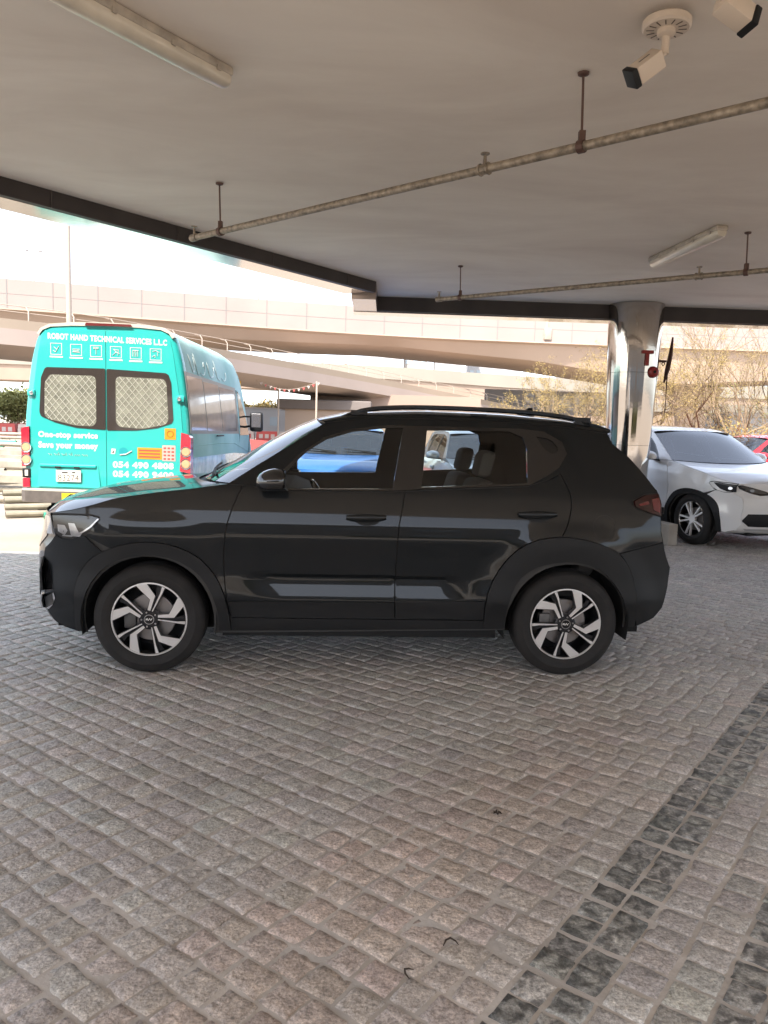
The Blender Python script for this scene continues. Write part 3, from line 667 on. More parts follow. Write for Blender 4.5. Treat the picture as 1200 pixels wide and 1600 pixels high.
    across('bonnet', FEN, [(-.755, .905), (-.71, .955), (-.634, .99), (-.431, 1.045), (-.16, 1.085), (.055, 1.108), (.17, 1.118)], 22, paint, 'bow', 2.3, nv=40)
    across('cowl', [(.43, 1.126), (.47, 1.149)], [(.165, 1.112), (.235, 1.118)], 4, black_plastic, 'bow', 2.2, off=-.012)
    across('windscreen', [(.455, 1.138)]+APIL[1:], [(.215, 1.128), (.42, 1.25), (.64, 1.385), (.80, 1.475), (.93, 1.53)], 14, wgl, 'bow', 2.4, off=-.004)
    across('roof', ROOF, [(.94, 1.533), (1.15, 1.585), (1.6, 1.612), (2.1, 1.608), (2.5, 1.585), (2.80, 1.545)], 20, rm, m_=2.6, nv=36)
    across('rear_glass', REAR[1:5], [(2.85, 1.44), (2.97, 1.355), (3.07, 1.25), (3.145, 1.16)], 8, mat('privacy_glass', (.01, .01, .011), .08), 'bow', 3, off=-.004)
    across('tailgate', [(2.76, 1.49), (2.79, 1.43)], [(2.80, 1.545), (2.85, 1.44)], 3, paint, 'bow', 3)
    across('tailgate', REAR[4:9], [(3.145, 1.16), (3.17, 1.08), (3.17, .985), (3.17, .89), (3.19, .83)], 10, paint, 'bow', 3)
    across('rear_bumper', REAR[8:], [(3.19, .83), (3.20, .79), (3.24, .71), (3.27, .665), (3.26, .544), (3.23, .406), (3.17, .343), (3.05, .297)], 14, clad, 'bow', 3)
    # spoiler
    mb = MB(); sec = [(2.60, 1.562), (2.70, 1.545), (2.79, 1.515), (2.795, 1.498), (2.74, 1.478), (2.66, 1.50)]; nn = 18; vs = []
    for j in range(nn+1):
        q = -1+2*j/nn
        for x, z in sec: vs.append(fm(x+.05*(1-q*q), q*.63, z+.035*(1-q*q)))
    k = len(sec); mb.add(vs, [(j*k+i, j*k+(i+1) % k, (j+1)*k+(i+1) % k, (j+1)*k+i) for j in range(nn) for i in range(k)]+[tuple(range(k)), tuple(range(nn*k, nn*k+k))]); mb.build('spoiler', rm if roofm else paint, root, smooth=30)
    mb = MB(); mb.add([fm(x, y, z) for x, y, z in ((2.33, 0, 1.595), (2.47, .02, 1.585), (2.47, -.02, 1.585), (2.455, 0, 1.655), (2.43, 0, 1.655))], [(0, 1, 3, 4), (0, 4, 3, 2), (1, 2, 3), (0, 2, 1)]); mb.build('antenna', black_gloss, root)
    # front fascia
    fz = [p[1] for p in FRONT][::-1]; fx = [p[0] for p in FRONT][::-1]
    cz = [.224, .235, .27, .33, .4, .5, .6, .7, .8, .925]; cx_ = [-.66, -.70, -.76, -.80, -.82, -.815, -.825, -.82, -.795, -.757]
    def fas(off):
        def g(y, z):
            xs = float(np.interp(z, fz, fx)); xc = float(np.interp(z, cz, cx_)); w_ = side_y(xs, z); q = min(1, abs(y)/w_)
            return fm(xs+(xc-xs)*(1-q**2.6)-off, y, z)
        return g
    mb = MB(); zs = np.linspace(.925, .224, 34); nv = 36; vs = []
    for z in zs:
        w_ = side_y(float(np.interp(z, fz, fx)), z)
        for j in range(nv+1): vs.append(fas(0)(-w_*math.cos(math.pi*j/nv), z))
    k = nv+1; mb.add(vs, [(i*k+j, i*k+j+1, (i+1)*k+j+1, (i+1)*k+j) for i in range(33) for j in range(nv)]); fb = mb.build('front_bumper', paint, root, smooth=50)
    def FP(name, poly, M, off=.004, mirror=True, par=fb, rim=.01):
        for s in ((-1, 1) if mirror else (1,)):
            mb = MB(); sheet(mb, [(s*a, b) for a, b in poly], fas(off), max(h, .04), (), rim, rimdir=(1, 0, 0)); mb.build(name, M, par, smooth=30)
    lampw = mat('lamp_face', (.40, .42, .44), .1, .3, coat=1.)
    if front == 'suv':
        FP('grille', [(-.56, .70), (.56, .70), (.66, .78), (.60, .89), (-.60, .89), (-.66, .78)], black_gloss, .005, False)
        FP('headlight_front', [(.62, .90), (.66, .79), (.735, .80), (.735, .905)], lampw, .006)
        FP('lower_intake', [(-.50, .33), (.50, .33), (.58, .44), (.54, .54), (-.54, .54), (-.58, .44)], black_plastic, .004, False)
        FP('fog_light', [(.60, .345), (.66, .335), (.745, .36), (.752, .44), (.63, .425)], lampw, .008)
        FP('bumper_recess', [(.60, .445), (.75, .462), (.742, .60), (.70, .66), (.62, .64)], black_plastic, .004)
        FP('skid_plate', [(-.5, .25), (.5, .25), (.52, .31), (-.52, .31)], alu, .004, False)
        FP('number_plate', [(-.26, .57), (.26, .57), (.26, .68), (-.26, .68)], white_ink, .012, False)
    elif front == 'sport':
        rimm = black_gloss
        FP('headlight', [(.40, .77), (.52, .755), (.62, .79), (.725, .855), (.745, .90), (.70, .905), (.60, .88), (.45, .83), (.36, .785)], black_gloss, .006)
        FP('headlight_strip', [(.42, .785), (.52, .785), (.62, .82), (.70, .87), (.715, .893), (.60, .868), (.45, .822)], mat('lamp_smoke', (.07, .065, .06), .35, .2), .008)
        FP('headlight_bulb', [(.60+.022*math.cos(a), .835+.022*math.sin(a)) for a in np.linspace(0, 6.28, 13)[:-1]], lampw, .012)
        FP('side_intake', [(.20, .40), (.20, .33), (.62, .33), (.70, .40), (.64, .49), (.28, .50)], black_plastic, .005)
        FP('shield_grille', [(-.17, .86), (.17, .86), (.12, .68), (0, .40), (-.12, .68)], black_plastic, .006, False)
        FP('bumper_lip', [(-.62, .27), (.62, .27), (.66, .30), (-.66, .30)], mat('lip_silver', (.45, .45, .45), .4), .006, False)
    else:
        FP('grille', [(-.42, .70), (.42, .70), (.50, .84), (-.50, .84)], black_gloss, .005, False)
        FP('headlight_front', [(.54, .90), (.56, .76), (.70, .78), (.735, .905)], lampw, .006)
        FP('lower_intake', [(-.6, .36), (.6, .36), (.62, .50), (-.62, .50)], black_plastic, .004, False)
    # interior
    if interior_m:
        mb = MB()
        mb.add([fm(*p) for p in [(x, y, z) for x, z in ((.30, .62), (.95, .62), (1.02, .80), (.95, 1.03), (.78, 1.09), (.36, 1.10)) for y in (-.76, .76)]], [(0, 2, 4, 6, 8, 10), (1, 3, 5, 7, 9, 11)]+[(2*i, 2*i+1, (2*i+3) % 12, (2*i+2) % 12) for i in range(6)])
        mb.build('dashboard', interior_m, root)
        mb = MB(); C_ = Vector((1.02, -.37, .965)); ax = Vector((.86, 0, .5)).normalized(); u_ = Vector((0, 1, 0)); v_ = ax.cross(u_)
        ring = [fm(*(C_+(u_*math.cos(a)+v_*math.sin(a))*.185)) for a in np.linspace(0, 2*math.pi, 29)]
        mb.tube(ring, .016, 8, black_gloss); mb.tube([fm(*(C_+u_*.18)), fm(*(C_-ax*.03)), fm(*(C_-u_*.18))], .018, 6, interior); mb.tube([fm(*(C_-ax*.03)), fm(*(C_-ax*.22))], .04, 8, interior); mb.tube([fm(*C_), fm(*(C_-v_*.17))], .016, 6, chrome)
        mb.build('steering_wheel', black_gloss, root, smooth=40)
        for x0, y0, n_ in ((1.42, -.37, 'front_seat'), (1.42, .37, 'front_seat'), (2.22, -.36, 'rear_seat'), (2.22, .36, 'rear_seat')):
            mb = MB()
            def B(x0_, x1_, y0_, y1_, z0_, z1_, lean=0.):
                b2 = MB(); b2.box(x0_, x1_, y0_, y1_, z0_, z1_, bev=.035); mb.add([fm(p[0]+(p[2]-z0_)*lean, p[1], p[2]) for p in b2.v], b2.f)
            wd = .24 if n_ == 'front_seat' else .33
            B(x0-.05, x0+.48, y0-wd, y0+wd, .45, .62); B(x0+.38, x0+.50, y0-wd*.93, y0+wd*.93, .58, 1.17, .28); B(x0+.56, x0+.66, y0-.12, y0+.12, 1.185, 1.355, .2)
            mb.build(n_, seatcloth, root, smooth=40)
        mb = MB(); mb.tube([fm(.98, 0, 1.50), fm(.93, 0, 1.44)], .012, 6); b2 = MB(); b2.box(.90, .93, -.12, .12, 1.39, 1.45, bev=.01); mb.add([fm(*p) for p in b2.v], b2.f); mb.build('rear_view_mirror', black_plastic, root)
    mb = MB(); b2 = MB(); b2.box(-.62, 3.08, -.56, .56, .20, .40); b2.box(.42, 2.08, -.80, .80, .215, .40); mb.add([fm(*p) for p in b2.v], b2.f); mb.build('floor_pan', mat('liner', (.008, .008, .008), .9), root)
    # wipers
    for y0 in (() if front == 'sport' else (.12, -.50)):
        mb = MB(); pts = []
        for t in np.linspace(0, 1, 7):
            y = y0+t*.50*(1 if y0 < 0 else 1)-.05; q = abs(y)/.85; xx = .225+(.47-.225)*q**2.4+.03+.05*t; zz = 1.150+.05*t+.012
            pts.append(fm(xx, y, zz))
        mb.tube(pts, .008, 5); mb.tube([fm(.20+.2*abs(y0-.05), y0-.05, 1.125), pts[3]], .010, 5); mb.build('wiper', black_plastic, root, smooth=True)
    for hx, s, rot, steer in ((0, -1, 0, 0), (2.5, -1, R(-29), 0), (0, 1, .4, 0), (2.5, 1, .9, 0)):
        wr = wheels or dict(r=.326, rimr=.218); X, Y, Z = fm(hx, s*.875, .322)
        wheel(root, X, s, None, y0=abs(Y), rot=rot+wr.get('rot', 0), style=style, r=wr['r'], rimr=wr['rimr'], depth=wr.get('depth', .215), zc=wr['r']-.004)

def carpaint(name, base, metal=.3, rough=.32, spec=.4):
    return mat(name, base, rough, metal, coat=.75 if name == 'graphite_paint' else 1.0, spec=spec)
# the dark suv of the photograph
suv = thing('parked_suv', 'dark graphite suv seen from its side, front to the left, filling the middle', 'car', (-1.426, 5.268, 0), .0782)
build_car(suv, carpaint('graphite_paint', (.009, .0108, .0122), .0, .38, .06), h=.022, wheels=dict(r=.326, rimr=.218), tint=(.84, .88, .86), roofm=carpaint('graphite_paint', 0))

# a white saloon, a blue one and a silver one beyond the suv, a red hatchback far right
def fm_white(x, y, z):
    z2 = z*1.035
    if z > .6 and x < .9: z2 -= .05*sstep(.9, -.2, x)*sstep(.6, .9, z)*1.1
    return (x*1.128, y*1.062, z2)
cw = thing('parked_suv', 'white suv seen nose first beside the column, black rimmed slanted headlight', 'car', (5.15, 10.98, 0), math.atan2(.94, -.34))
build_car(cw, carpaint('white_paint', (.82, .82, .81), 0, .35), fm_white, h=.045, wheels=dict(r=.362, rimr=.243, rot=.3), tint=(.34, .38, .42), front='sport', rails=False, style='multi')
def fm_blue(x, y, z): return (x*1.02, y*.99, z*(.95 if z < 1.1 else .95-.02*(z-1.1)))
cb = thing('parked_car', 'bright blue hatchback glimpsed through the front window of the dark suv', 'car', (-.68, 11.5, 0), R(92))
build_car(cb, carpaint('blue_paint', (.04, .17, .50), .1, .35), fm_blue, h=.06, wheels=dict(r=.31, rimr=.2), tint=(.78, .84, .84), front='plain', rails=False, style='multi')
cs = thing('parked_car', 'pale silver car glimpsed through the rear window of the dark suv', 'car', (1.75, 10.9, 0), R(96))
build_car(cs, carpaint('silver_paint', (.50, .56, .60), .3, .3), fm_blue, h=.06, wheels=dict(r=.31, rimr=.2), tint=(.45, .50, .52), front='plain', rails=False, style='multi')
cr_ = thing('parked_car', 'red hatchback partly hidden behind the white suv at the right edge', 'car', (6.75, 16.4, 0), R(8))
build_car(cr_, carpaint('red_paint', (.45, .02, .03), .1, .35), lambda x, y, z: (x*1.0, y*1.0, z*1.0), h=.06, wheels=dict(r=.31, rimr=.2), tint=(.55, .58, .56), front='plain', rails=False, style='multi')

# concrete wheel stop
conc = mat('concrete', (.36, .33, .29), .85, var=.12, scale=6, bump=.003, bscale=30)
mb = MB(); mb.box(-.07, .07, -.20, .20, 0, .30, bev=.012); o = mb.build('concrete_block', conc, loc=(3.92, 10.62, 0)); o.rotation_euler = (0, 0, R(12)); tag(o, 'short grey concrete block standing between the dark suv tail and the white wheel', 'block')

# ------------------------------------------------------------------ the turquoise van
teal = mat('van_wrap', (.018, .345, .315), .28, 0, coat=.6); teal_lightened = mat('van_wrap_lightened', (.34, .60, .55), .65, 0, var=.15, scale=1.3, base2=(.42, .60, .56), spec=.2)  # flank copy of the wrap paled: glare and shade offset in its base colour
cream_p = mat('van_cream', (.42, .40, .33), .4)
van = thing('parked_van', 'turquoise high roof service van seen from behind, white lettering on its doors', 'van', (-3.3, 9.1, 0), 0)
VX = -3.3
def vhw(z): return float(np.interp(z, [.42, .6, 1.0, 1.5, 1.9, 2.2, 2.42, 2.50, 2.56, 2.60], [.95, .985, .995, .975, .93, .885, .82, .765, .66, .40]))
def vsec(top, bot=.5, inset_=0.):
    zs = list(np.linspace(bot, 2.40, 16))+[2.44, 2.48, 2.515, 2.545, 2.57, 2.588, 2.60]; k = (top-bot)/(2.60-bot) if top < 2.6 else 1
    r_ = [(vhw(z)*(1-inset_), bot+(z-bot)*k+(top-2.60 if top > 2.6 else 0)) for z in zs]
    return r_+[(-x, z) for x, z in r_[::-1]]
mb = MB(); secs = []
st = [(0.0, 2.57, .52, .045), (.015, 2.585, .51, .022), (.05, 2.597, .50, .006), (.12, 2.60, .5, 0), (.6, 2.60, .5, 0), (1.5, 2.60, .5, 0), (2.8, 2.60, .5, 0), (3.4, 2.56, .5, 0), (3.75, 2.44, .5, .01), (4.0, 2.2, .5, .02), (4.3, 1.8, .5, .03), (4.55, 1.35, .5, .05), (4.9, 1.12, .5, .09), (5.15, .95, .52, .16), (5.22, .8, .55, .22)]
n_ = None
for y, top, bot, ins in st:
    s_ = vsec(top, bot, ins); n_ = len(s_); secs += [(x, y, z) for x, z in s_]
fs = [(i*n_+k, i*n_+k+1, (i+1)*n_+k+1, (i+1)*n_+k) for i in range(len(st)-1) for k in range(n_-1)]
mb.add(secs, [f for i, f in enumerate(fs) if i // (n_-1) < 3], teal); mb.add(secs, [f for i, f in enumerate(fs) if i // (n_-1) >= 3], teal_lightened)
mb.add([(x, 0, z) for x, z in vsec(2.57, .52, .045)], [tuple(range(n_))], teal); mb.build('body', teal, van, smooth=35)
L = lambda X: X-VX                                 # world x to van x
mb = MB(); pts = [(x*1.004, 2.60-.0+.004) for x in (-.62, .62)]
top = [(-.80, 2.455), (-.76, 2.515), (-.66, 2.566), (-.40, 2.592), (0, 2.602), (.40, 2.592), (.66, 2.566), (.76, 2.515), (.80, 2.455)]
low = [(-.775, 2.44), (-.735, 2.495), (-.64, 2.535), (-.40, 2.553), (0, 2.560), (.40, 2.553), (.64, 2.535), (.735, 2.495), (.775, 2.44)]
mb.prism(top+low[::-1], -.012, .10); mb.build('roof_rim', cream_p, van, smooth=35)
mb = MB(); mb.prism([(L(-3.53), 2.572), (L(-3.52), 2.590), (L(-3.0), 2.585), (L(-2.985), 2.560), (L(-3.53), 2.556)], -.03, .0, plane='xz'); mb.build('high_brake_light', mat('dark_red_lens', (.10, .012, .012), .2, coat=1), van)
# doors: two leaves set 6 mm proud with a gap between
def leaf(x0, x1):
    q = []
    zs = [.66, 1.0, 1.34, 1.7, 2.0, 2.25, 2.42, 2.495]
    def ed(z, s_): return s_*float(np.interp(z, [.66, 1.34, 1.7, 2.0, 2.3, 2.45, 2.5], [.905, .90, .87, .825, .78, .745, .70]))
    if x0 is None: return [(ed(z, -1), z) for z in zs]+[(x1, 2.505), (x1, .66)]
    return [(ed(z, 1), z) for z in zs]+[(x0, 2.505), (x0, .66)]
for nm, P_, wn in (('rear_door', leaf(None, L(-3.304)), [(-.715, 2.055), (-.76, 1.95), (-.785, 1.55), (-.77, 1.50), (-.60, 1.43), (-.35, 1.375), (L(-3.3075), 1.36), (L(-3.3075), 2.072), (-.69, 2.07)]),
                   ('rear_door', leaf(L(-3.296), None), [(.735, 2.02), (.765, 1.93), (.79, 1.50), (.77, 1.46), (.60, 1.40), (.35, 1.365), (L(-3.2925), 1.355), (L(-3.2925), 2.07), (.70, 2.042)])):
    mb = MB(); mb.prism(P_, -.008, .01); dr = mb.build(nm, teal, van)
    wn = round_poly(wn, .016)
    mb = MB(); mb.prism(wn, -.014, -.0085); wf = mb.build('window_frame', mat('window_ceramic', (.03, .023, .019), .10, coat=.8), dr)
    cx = np.mean([p[0] for p in wn])
    inn = [(p[0], p[1]) for p in ([(-.655, 1.985), (-.715, 1.90), (-.725, 1.52), (-.69, 1.47), (-.36, 1.40), (-.16, 1.395), (-.115, 1.44), (-.115, 1.95), (-.15, 1.985)] if cx < 0 else [(.15, 1.985), (.115, 1.95), (.115, 1.45), (.16, 1.40), (.43, 1.385), (.70, 1.44), (.735, 1.50), (.71, 1.92), (.68, 1.972)])]
    inn = round_poly(inn, .03)
    mb = MB(); mb.prism(inn, -.0165, -.0145); mb.build('pane', mat('pane_liner', (.15, .15, .115), .25, var=.3, scale=9, coat=.7), wf)
    # diamond wire lattice
    mb = MB(); S = .078
    for sgn in (1, -1):
        for k in range(-16, 34):
            c = k*S; pr = None
            for xx in np.arange(-.80, .80, .012):
                zz = 1.40+sgn*1.15*xx+c*1.15-.4; ok = inside(inn, xx, zz)
                if ok and pr is None: pr = (xx, zz)
                if pr is not None and (not ok):
                    if xx-pr[0] > .02: mb.tube([(pr[0], -.0185, pr[1]), (xx-.012, -.0185, zz-sgn*1.15*.012)], .0038, 4, cap=False)
                    pr = None
    mb.build('wire_lattice', mat('wire_white', (.42, .41, .35), .5), wf)
# writing on the doors
YW = -.0098
ink = mat('sticker_white', (.50, .485, .44), .45)
mb = MB(); fit_text(mb, 'ROBOT HAND TECHNICAL SERVICES L.L.C', -.675, .715, 2.395, 2.466, YW, bold=.05, f=lambda X, Z: (X, YW, Z-.04*(X+.675)/1.39+.0)); mb.build('company_name', ink, van, fixn=False)
for i in range(6):
    x0 = -.645+i*.232; z0 = 2.215-.006*i; mb = MB(); s_ = .135
    for a, b, c_, d_ in ((0, s_, 0, .007), (0, s_, s_-.007, s_), (0, .007, .0071, s_-.0071), (s_-.007, s_, .0071, s_-.0071)): mb.box(x0+a, x0+b, YW-.0006, YW, z0+c_, z0+d_)
    rng = random.Random(i)
    ic = [[((.03, .05), (.06, .03)), ((.06, .03), (.10, .10)), ((.04, .09), (.08, .06))], [((.025, .075), (.11, .075)), ((.03, .055), (.105, .055)), ((.025, .045), (.11, .04))], [((.035, .11), (.10, .11)), ((.035, .095), (.10, .095)), ((.067, .09), (.067, .03))], [((.03, .03), (.07, .07)), ((.07, .07), (.11, .05)), ((.04, .1), (.1, .09)), ((.07, .07), (.04, .1)), ((.09, .03), (.10, .1))], [((.03, .03), (.03, .1)), ((.05, .03), (.05, .1)), ((.07, .03), (.07, .1)), ((.09, .03), (.09, .1)), ((.03, .1), (.1, .1))], [((.03, .1), (.07, .11)), ((.07, .11), (.11, .09)), ((.03, .04), (.06, .06)), ((.06, .06), (.06, .03)), ((.09, .09), (.09, .05))]][i]
    for a, b in ic: mb.tube([(x0+a[0], YW-.001, z0+a[1]), (x0+b[0], YW-.001, z0+b[1])], .004, 4)
    mb.box(x0-.01, x0+s_+.01, YW-.0006, YW, z0-.032, z0-.014)
    mb.build('service_icon', ink, van)
mb = MB(); fit_text(mb, 'One-stop service', L(-4.105), L(-3.40), 1.232, 1.325, YW, bold=.05); mb.build('slogan', ink, van, fixn=False)
mb = MB(); fit_text(mb, 'Save your money', L(-4.105), L(-3.40), 1.105, 1.205, YW, bold=.05); mb.build('slogan', ink, van, fixn=False)
mb = MB(); rng = random.Random(4); xx = L(-3.99)
while xx < L(-3.54):                               # a line of small joined-up script, not readable in the photo
    wd = rng.choice((.05, .07, .09)); nn = int(wd/.011)
    mb.tube([(xx+.011*k, YW-.001, 1.05+(.010 if k % 2 else -.006)+(.018 if (k in (0, nn-1) and rng.random() < .7) else 0)) for k in range(nn+1)], .0026, 4); xx += wd+.018
mb.build('small_script', ink, van)
mb = MB(); fit_text(mb, '054 490 4808', L(-3.228), L(-2.505), .915, .995, YW, bold=.05); mb.build('phone_number', ink, van, fixn=False)
mb = MB(); fit_text(mb, '054 490 9400', L(-3.228), L(-2.505), .805, .885, YW, bold=.05); mb.build('phone_number', ink, van, fixn=False)
mb = MB()
cx, cz = L(-3.10), 1.11
mb.prism([(cx+.055*math.cos(a), cz+.05*math.sin(a)) for a in np.linspace(.3, 5.4, 18)], YW-.001, YW, mat('logo_teal', (.01, .25, .27), .4)); mb.tube([(cx-.04, YW-.002, cz-.04), (cx+.03, YW-.002, cz-.03), (cx+.1, YW-.002, cz+.01)], .007, 4, ink)
mb.prism([(cx-.15, cz-.03), (cx-.10, cz-.03), (cx-.09, cz+.03), (cx-.14, cz+.035)], YW-.001, YW, ink); mb.prism([(cx-.135, cz-.02), (cx-.11, cz-.015), (cx-.115, cz+.015)], YW-.002, YW-.0011, black_plastic)
mb.build('round_emblem', ink, van)
orange = mat('sticker_orange', (.50, .22, .008), .5); pinkw = mat('sticker_pink', (.45, .32, .28), .5); redink = mat('red_ink', (.55, .05, .04), .5)
mb = MB(); mb.box(L(-2.934), L(-2.645), YW-.001, YW, 1.03, 1.165, orange)
for k in range(3): mb.box(L(-2.915), L(-2.665), YW-.0018, YW-.0011, 1.05+.037*k, 1.066+.037*k, redink)
mb.build('sticker', orange, van)
mb = MB(); mb.box(L(-2.64), L(-2.485), YW-.001, YW, 1.015, 1.20, pinkw)
for k in range(4):
    for q in range(3): mb.box(L(-2.625)+q*.047, L(-2.625)+q*.047+.03, YW-.0018, YW-.0011, 1.03+.042*k, 1.05+.042*k, redink)
mb.build('sticker', pinkw, van)
mb = MB(); mb.box(L(-2.612), L(-2.482), YW-.001, YW, 1.27, 1.40, orange)
ring = [(L(-2.547)+.038*math.cos(a), YW-.002, 1.335+.036*math.sin(a)) for a in np.linspace(0, 2*math.pi, 15)]; mb.tube(ring, .004, 4, mat('sticker_brown', (.25, .10, .01), .5))
mb.build('sticker', orange, van)
# plate recess, lamps, handles, bumper
tl2 = mat('van_teal_light', (.03, .36, .33), .35, coat=.4)
mb = MB(); mb.add([(L(-4.10), YW, .94), (L(-3.40), YW, .935), (L(-3.37), YW, .665), (L(-4.12), YW, .665), (L(-4.02), YW+.06, .90), (L(-3.47), YW+.06, .895), (L(-3.40), YW+.0, .67), (L(-4.08), YW+.0, .67)], [(0, 1, 5, 4), (1, 2, 6, 5), (4, 5, 6, 7), (0, 4, 7, 3)])
T_ = Matrix.Translation((0, -.012, 0)); mb.v = [(x, y-.012 if y > 0 else y-.001, z) for x, y, z in mb.v]
mb.v = [(x, (-.0115 if i in (4, 5) else (-.0105 if i in (0, 1) else -.022)), z) for i, (x, y, z) in enumerate(mb.v)]
mb.build('plate_recess', tl2, van)
mb = MB(); mb.box(L(-4.09), L(-3.42), -.030, -.009, .905, .940, bev=.008); mb.build('recess_lip', mat('van_teal_dark', (.01, .36, .32), .4), van)
for x in (-3.87, -3.645):
    mb = MB(); mb.box(L(x)-.035, L(x)+.035, -.038, -.03, .893, .915, bev=.003); mb.build('plate_lamp', black_plastic, van)
mb = MB(); mb.box(L(-3.89), L(-3.595), -.040, -.034, .735, .872, bev=.002); npl = mb.build('number_plate', mat('plate_cream', (.62, .58, .48), .5), van)
mb = MB(); fit_text(mb, '83274', L(-3.865), L(-3.62), .746, .820, -.0406, bold=.0); mb.box(L(-3.82), L(-3.75), -.0412, -.0402, .835, .853); mb.box(L(-3.70), L(-3.66), -.0412, -.0402, .838, .856); mb.build('plate_number', mat('plate_ink', (.06, .05, .05), .6), npl, fixn=False)
def van_lamp(s):
    redl = mat('van_red_lens', (.42, .012, .03), .1, coat=1.); e = empty('tail_light', van)
    P_ = [(.872, .90), (.995, .875), (.998, 1.30), (.965, 1.335), (.885, 1.355)] if s > 0 else [(-.905, .92), (-.995, .90), (-.998, 1.33), (-.97, 1.36), (-.905, 1.375)]
    mb = MB(); mb.prism(P_, -.03, .10); mb.build('lens', redl, e)
    for zc in (1.13, .985):
        mb = MB(); mb.lathe([(0, -.036), (.045, -.036), (.052, -.030)], 20, mat('lamp_amber', (.62, .30, .16), .2, coat=1), axis='y', T=Matrix.Translation((s*.943, 0, zc))); mb.lathe([(.053, -.036), (.062, -.037), (.064, -.03)], 20, chrome, axis='y', T=Matrix.Translation((s*.943, 0, zc))); mb.build('lamp_ring', chrome, e, smooth=True)
van_lamp(1); van_lamp(-1)
mb = MB(); mb.box(-1.0, -.90, -.02, .08, .77, .88, bev=.01); mb.build('lamp_socket', black_plastic, van); mb = MB(); mb.box(-.965, -.925, -.03, -.018, .79, .86, bev=.006); mb.build('reverse_lamp', mat('lamp_clear', (.6, .58, .5), .2, coat=1), van)
mb = MB(); mb.box(-.995, -.905, -.03, .06, .655, .765, bev=.012); mb.build('fog_lamp', mat('van_red_lens', (0, 0, 0)), van)
for s, z in ((1, 1.745), (-1, 1.765)):
    mb = MB(); mb.box(s*.875-.045, s*.875+.045, -.03, .02, z-.035, z+.04, bev=.01, M=teal); mb.lathe([(0, -.045), (.022, -.043), (.027, -.03), (.027, -.02)], 14, chrome, axis='y', T=Matrix.Translation((s*.865, 0, z))); mb.build('door_hinge', teal, van, smooth=40)
mb = MB(); prof = [(-1.0, .05), (-.99, -.06), (-.93, -.11), (0, -.14), (.93, -.11), (.99, -.06), (1.0, .05)]
mb.prism(prof, .49, .625, plane='xy'); mb.build('rear_bumper', mat('bumper_grey', (.09, .075, .065), .6, var=.2, scale=10), van)
mb = MB(); mb.prism([(x*.995, y+.004) for x, y in prof], .6255, .645, plane='xy'); mb.build('bumper_top', cream_p, van)
yel = mat('warning_yellow', (.50, .42, .01), .5)
mb = MB(); mb.box(L(-3.78), L(-2.9), -.150, -.142, .50, .61, yel)
for k in range(4):
    x0 = L(-3.74)+.21*k; mb.add([(x0+.06, -.1505, .60), (x0+.12, -.1505, .60), (x0+.06, -.1505, .555), (x0+.12, -.1505, .51), (x0+.06, -.1505, .51), (x0, -.1505, .555)], [(0, 1, 2, 5), (5, 2, 3, 4)], black_plastic)
mb.build('warning_board', yel, van, fixn=False)
mb = MB(); mb.box(L(-3.88), L(-3.72), -.02, .3, .30, .49, bev=.02); mb.build('tow_bracket', mat('bumper_grey', (0, 0, 0)), van)
# right flank: windows, door line, handle, mirror
brown = mat('brown_reflection_glass', (.42, .35, .30), .12, coat=.5, var=.12, scale=3)  # brownish reflection of the side panes put into the base colour
def side(y, z, off=.003): return (vhw(z)+off, y, z)
for y0, y1, z0, z1 in ((.08, .86, 1.385, 2.03), (.90, 1.78, 1.375, 2.005), (1.82, 2.88, 1.365, 1.985)):
    mb = MB(); sheet(mb, [(y0, z0), (y1, z0), (y1, z1), (y0, z1)], lambda a, b: side(a, b, .004), .08, rim=.006, rimdir=(-1, 0, 0)); mb.build('side_window', brown, van, smooth=30)
mb = MB(); sheet(mb, [(.03, 1.345), (3.02, 1.325), (3.02, 2.03), (.03, 2.075)], lambda a, b: side(a, b, .0015), .08, rim=.003, rimdir=(-1, 0, 0)); mb.build('side_window_frame', mat('frame_grey', (.20, .22, .20), .3), van, smooth=30)
mb = MB(); sheet(mb, [(3.12, 1.30), (3.9, 1.30), (3.65, 1.60), (3.30, 1.95), (3.14, 2.0)], lambda a, b: side(a, b, .003), .08, rim=.003, rimdir=(-1, 0, 0)); mb.build('cab_window', black_gloss, van, smooth=30)
for y in (3.06, 3.95):
    mb = MB(); mb.tube([side(y, .55, .0), side(y, 1.3, .0), side(y-.02 if y < 3.5 else y, 1.32, 0)]+([side(y, 2.0, 0)] if y < 3.5 else []), .006, 4); mb.build('door_gap', black_plastic, van)
mb = MB(); mb.box(1.0, 1.02, 1.35, 1.75, 1.30, 1.318); mb.build('door_handle', black_plastic, van)
mb = MB(); mb.tube([side(.1, 1.20, 0), side(1.5, 1.205, .002), side(2.6, 1.19, .002), side(3.4, 1.08, 0), side(3.9, 1.02, -.01)], .006, 5); mb.build('body_crease', teal_lightened, van)
mb = MB(); sheet(mb, [(.1, .66), (3.9, .66), (3.9, .98), (2.6, 1.04), (.1, 1.06)], lambda a, b: side(a, b, .002), .1, rim=0); mb.build('side_stripe', mat('wrap_blue', (.16, .46, .50), .25, coat=.7, var=.3, scale=5, base2=(.35, .55, .58)), van, smooth=30)
mb = MB()
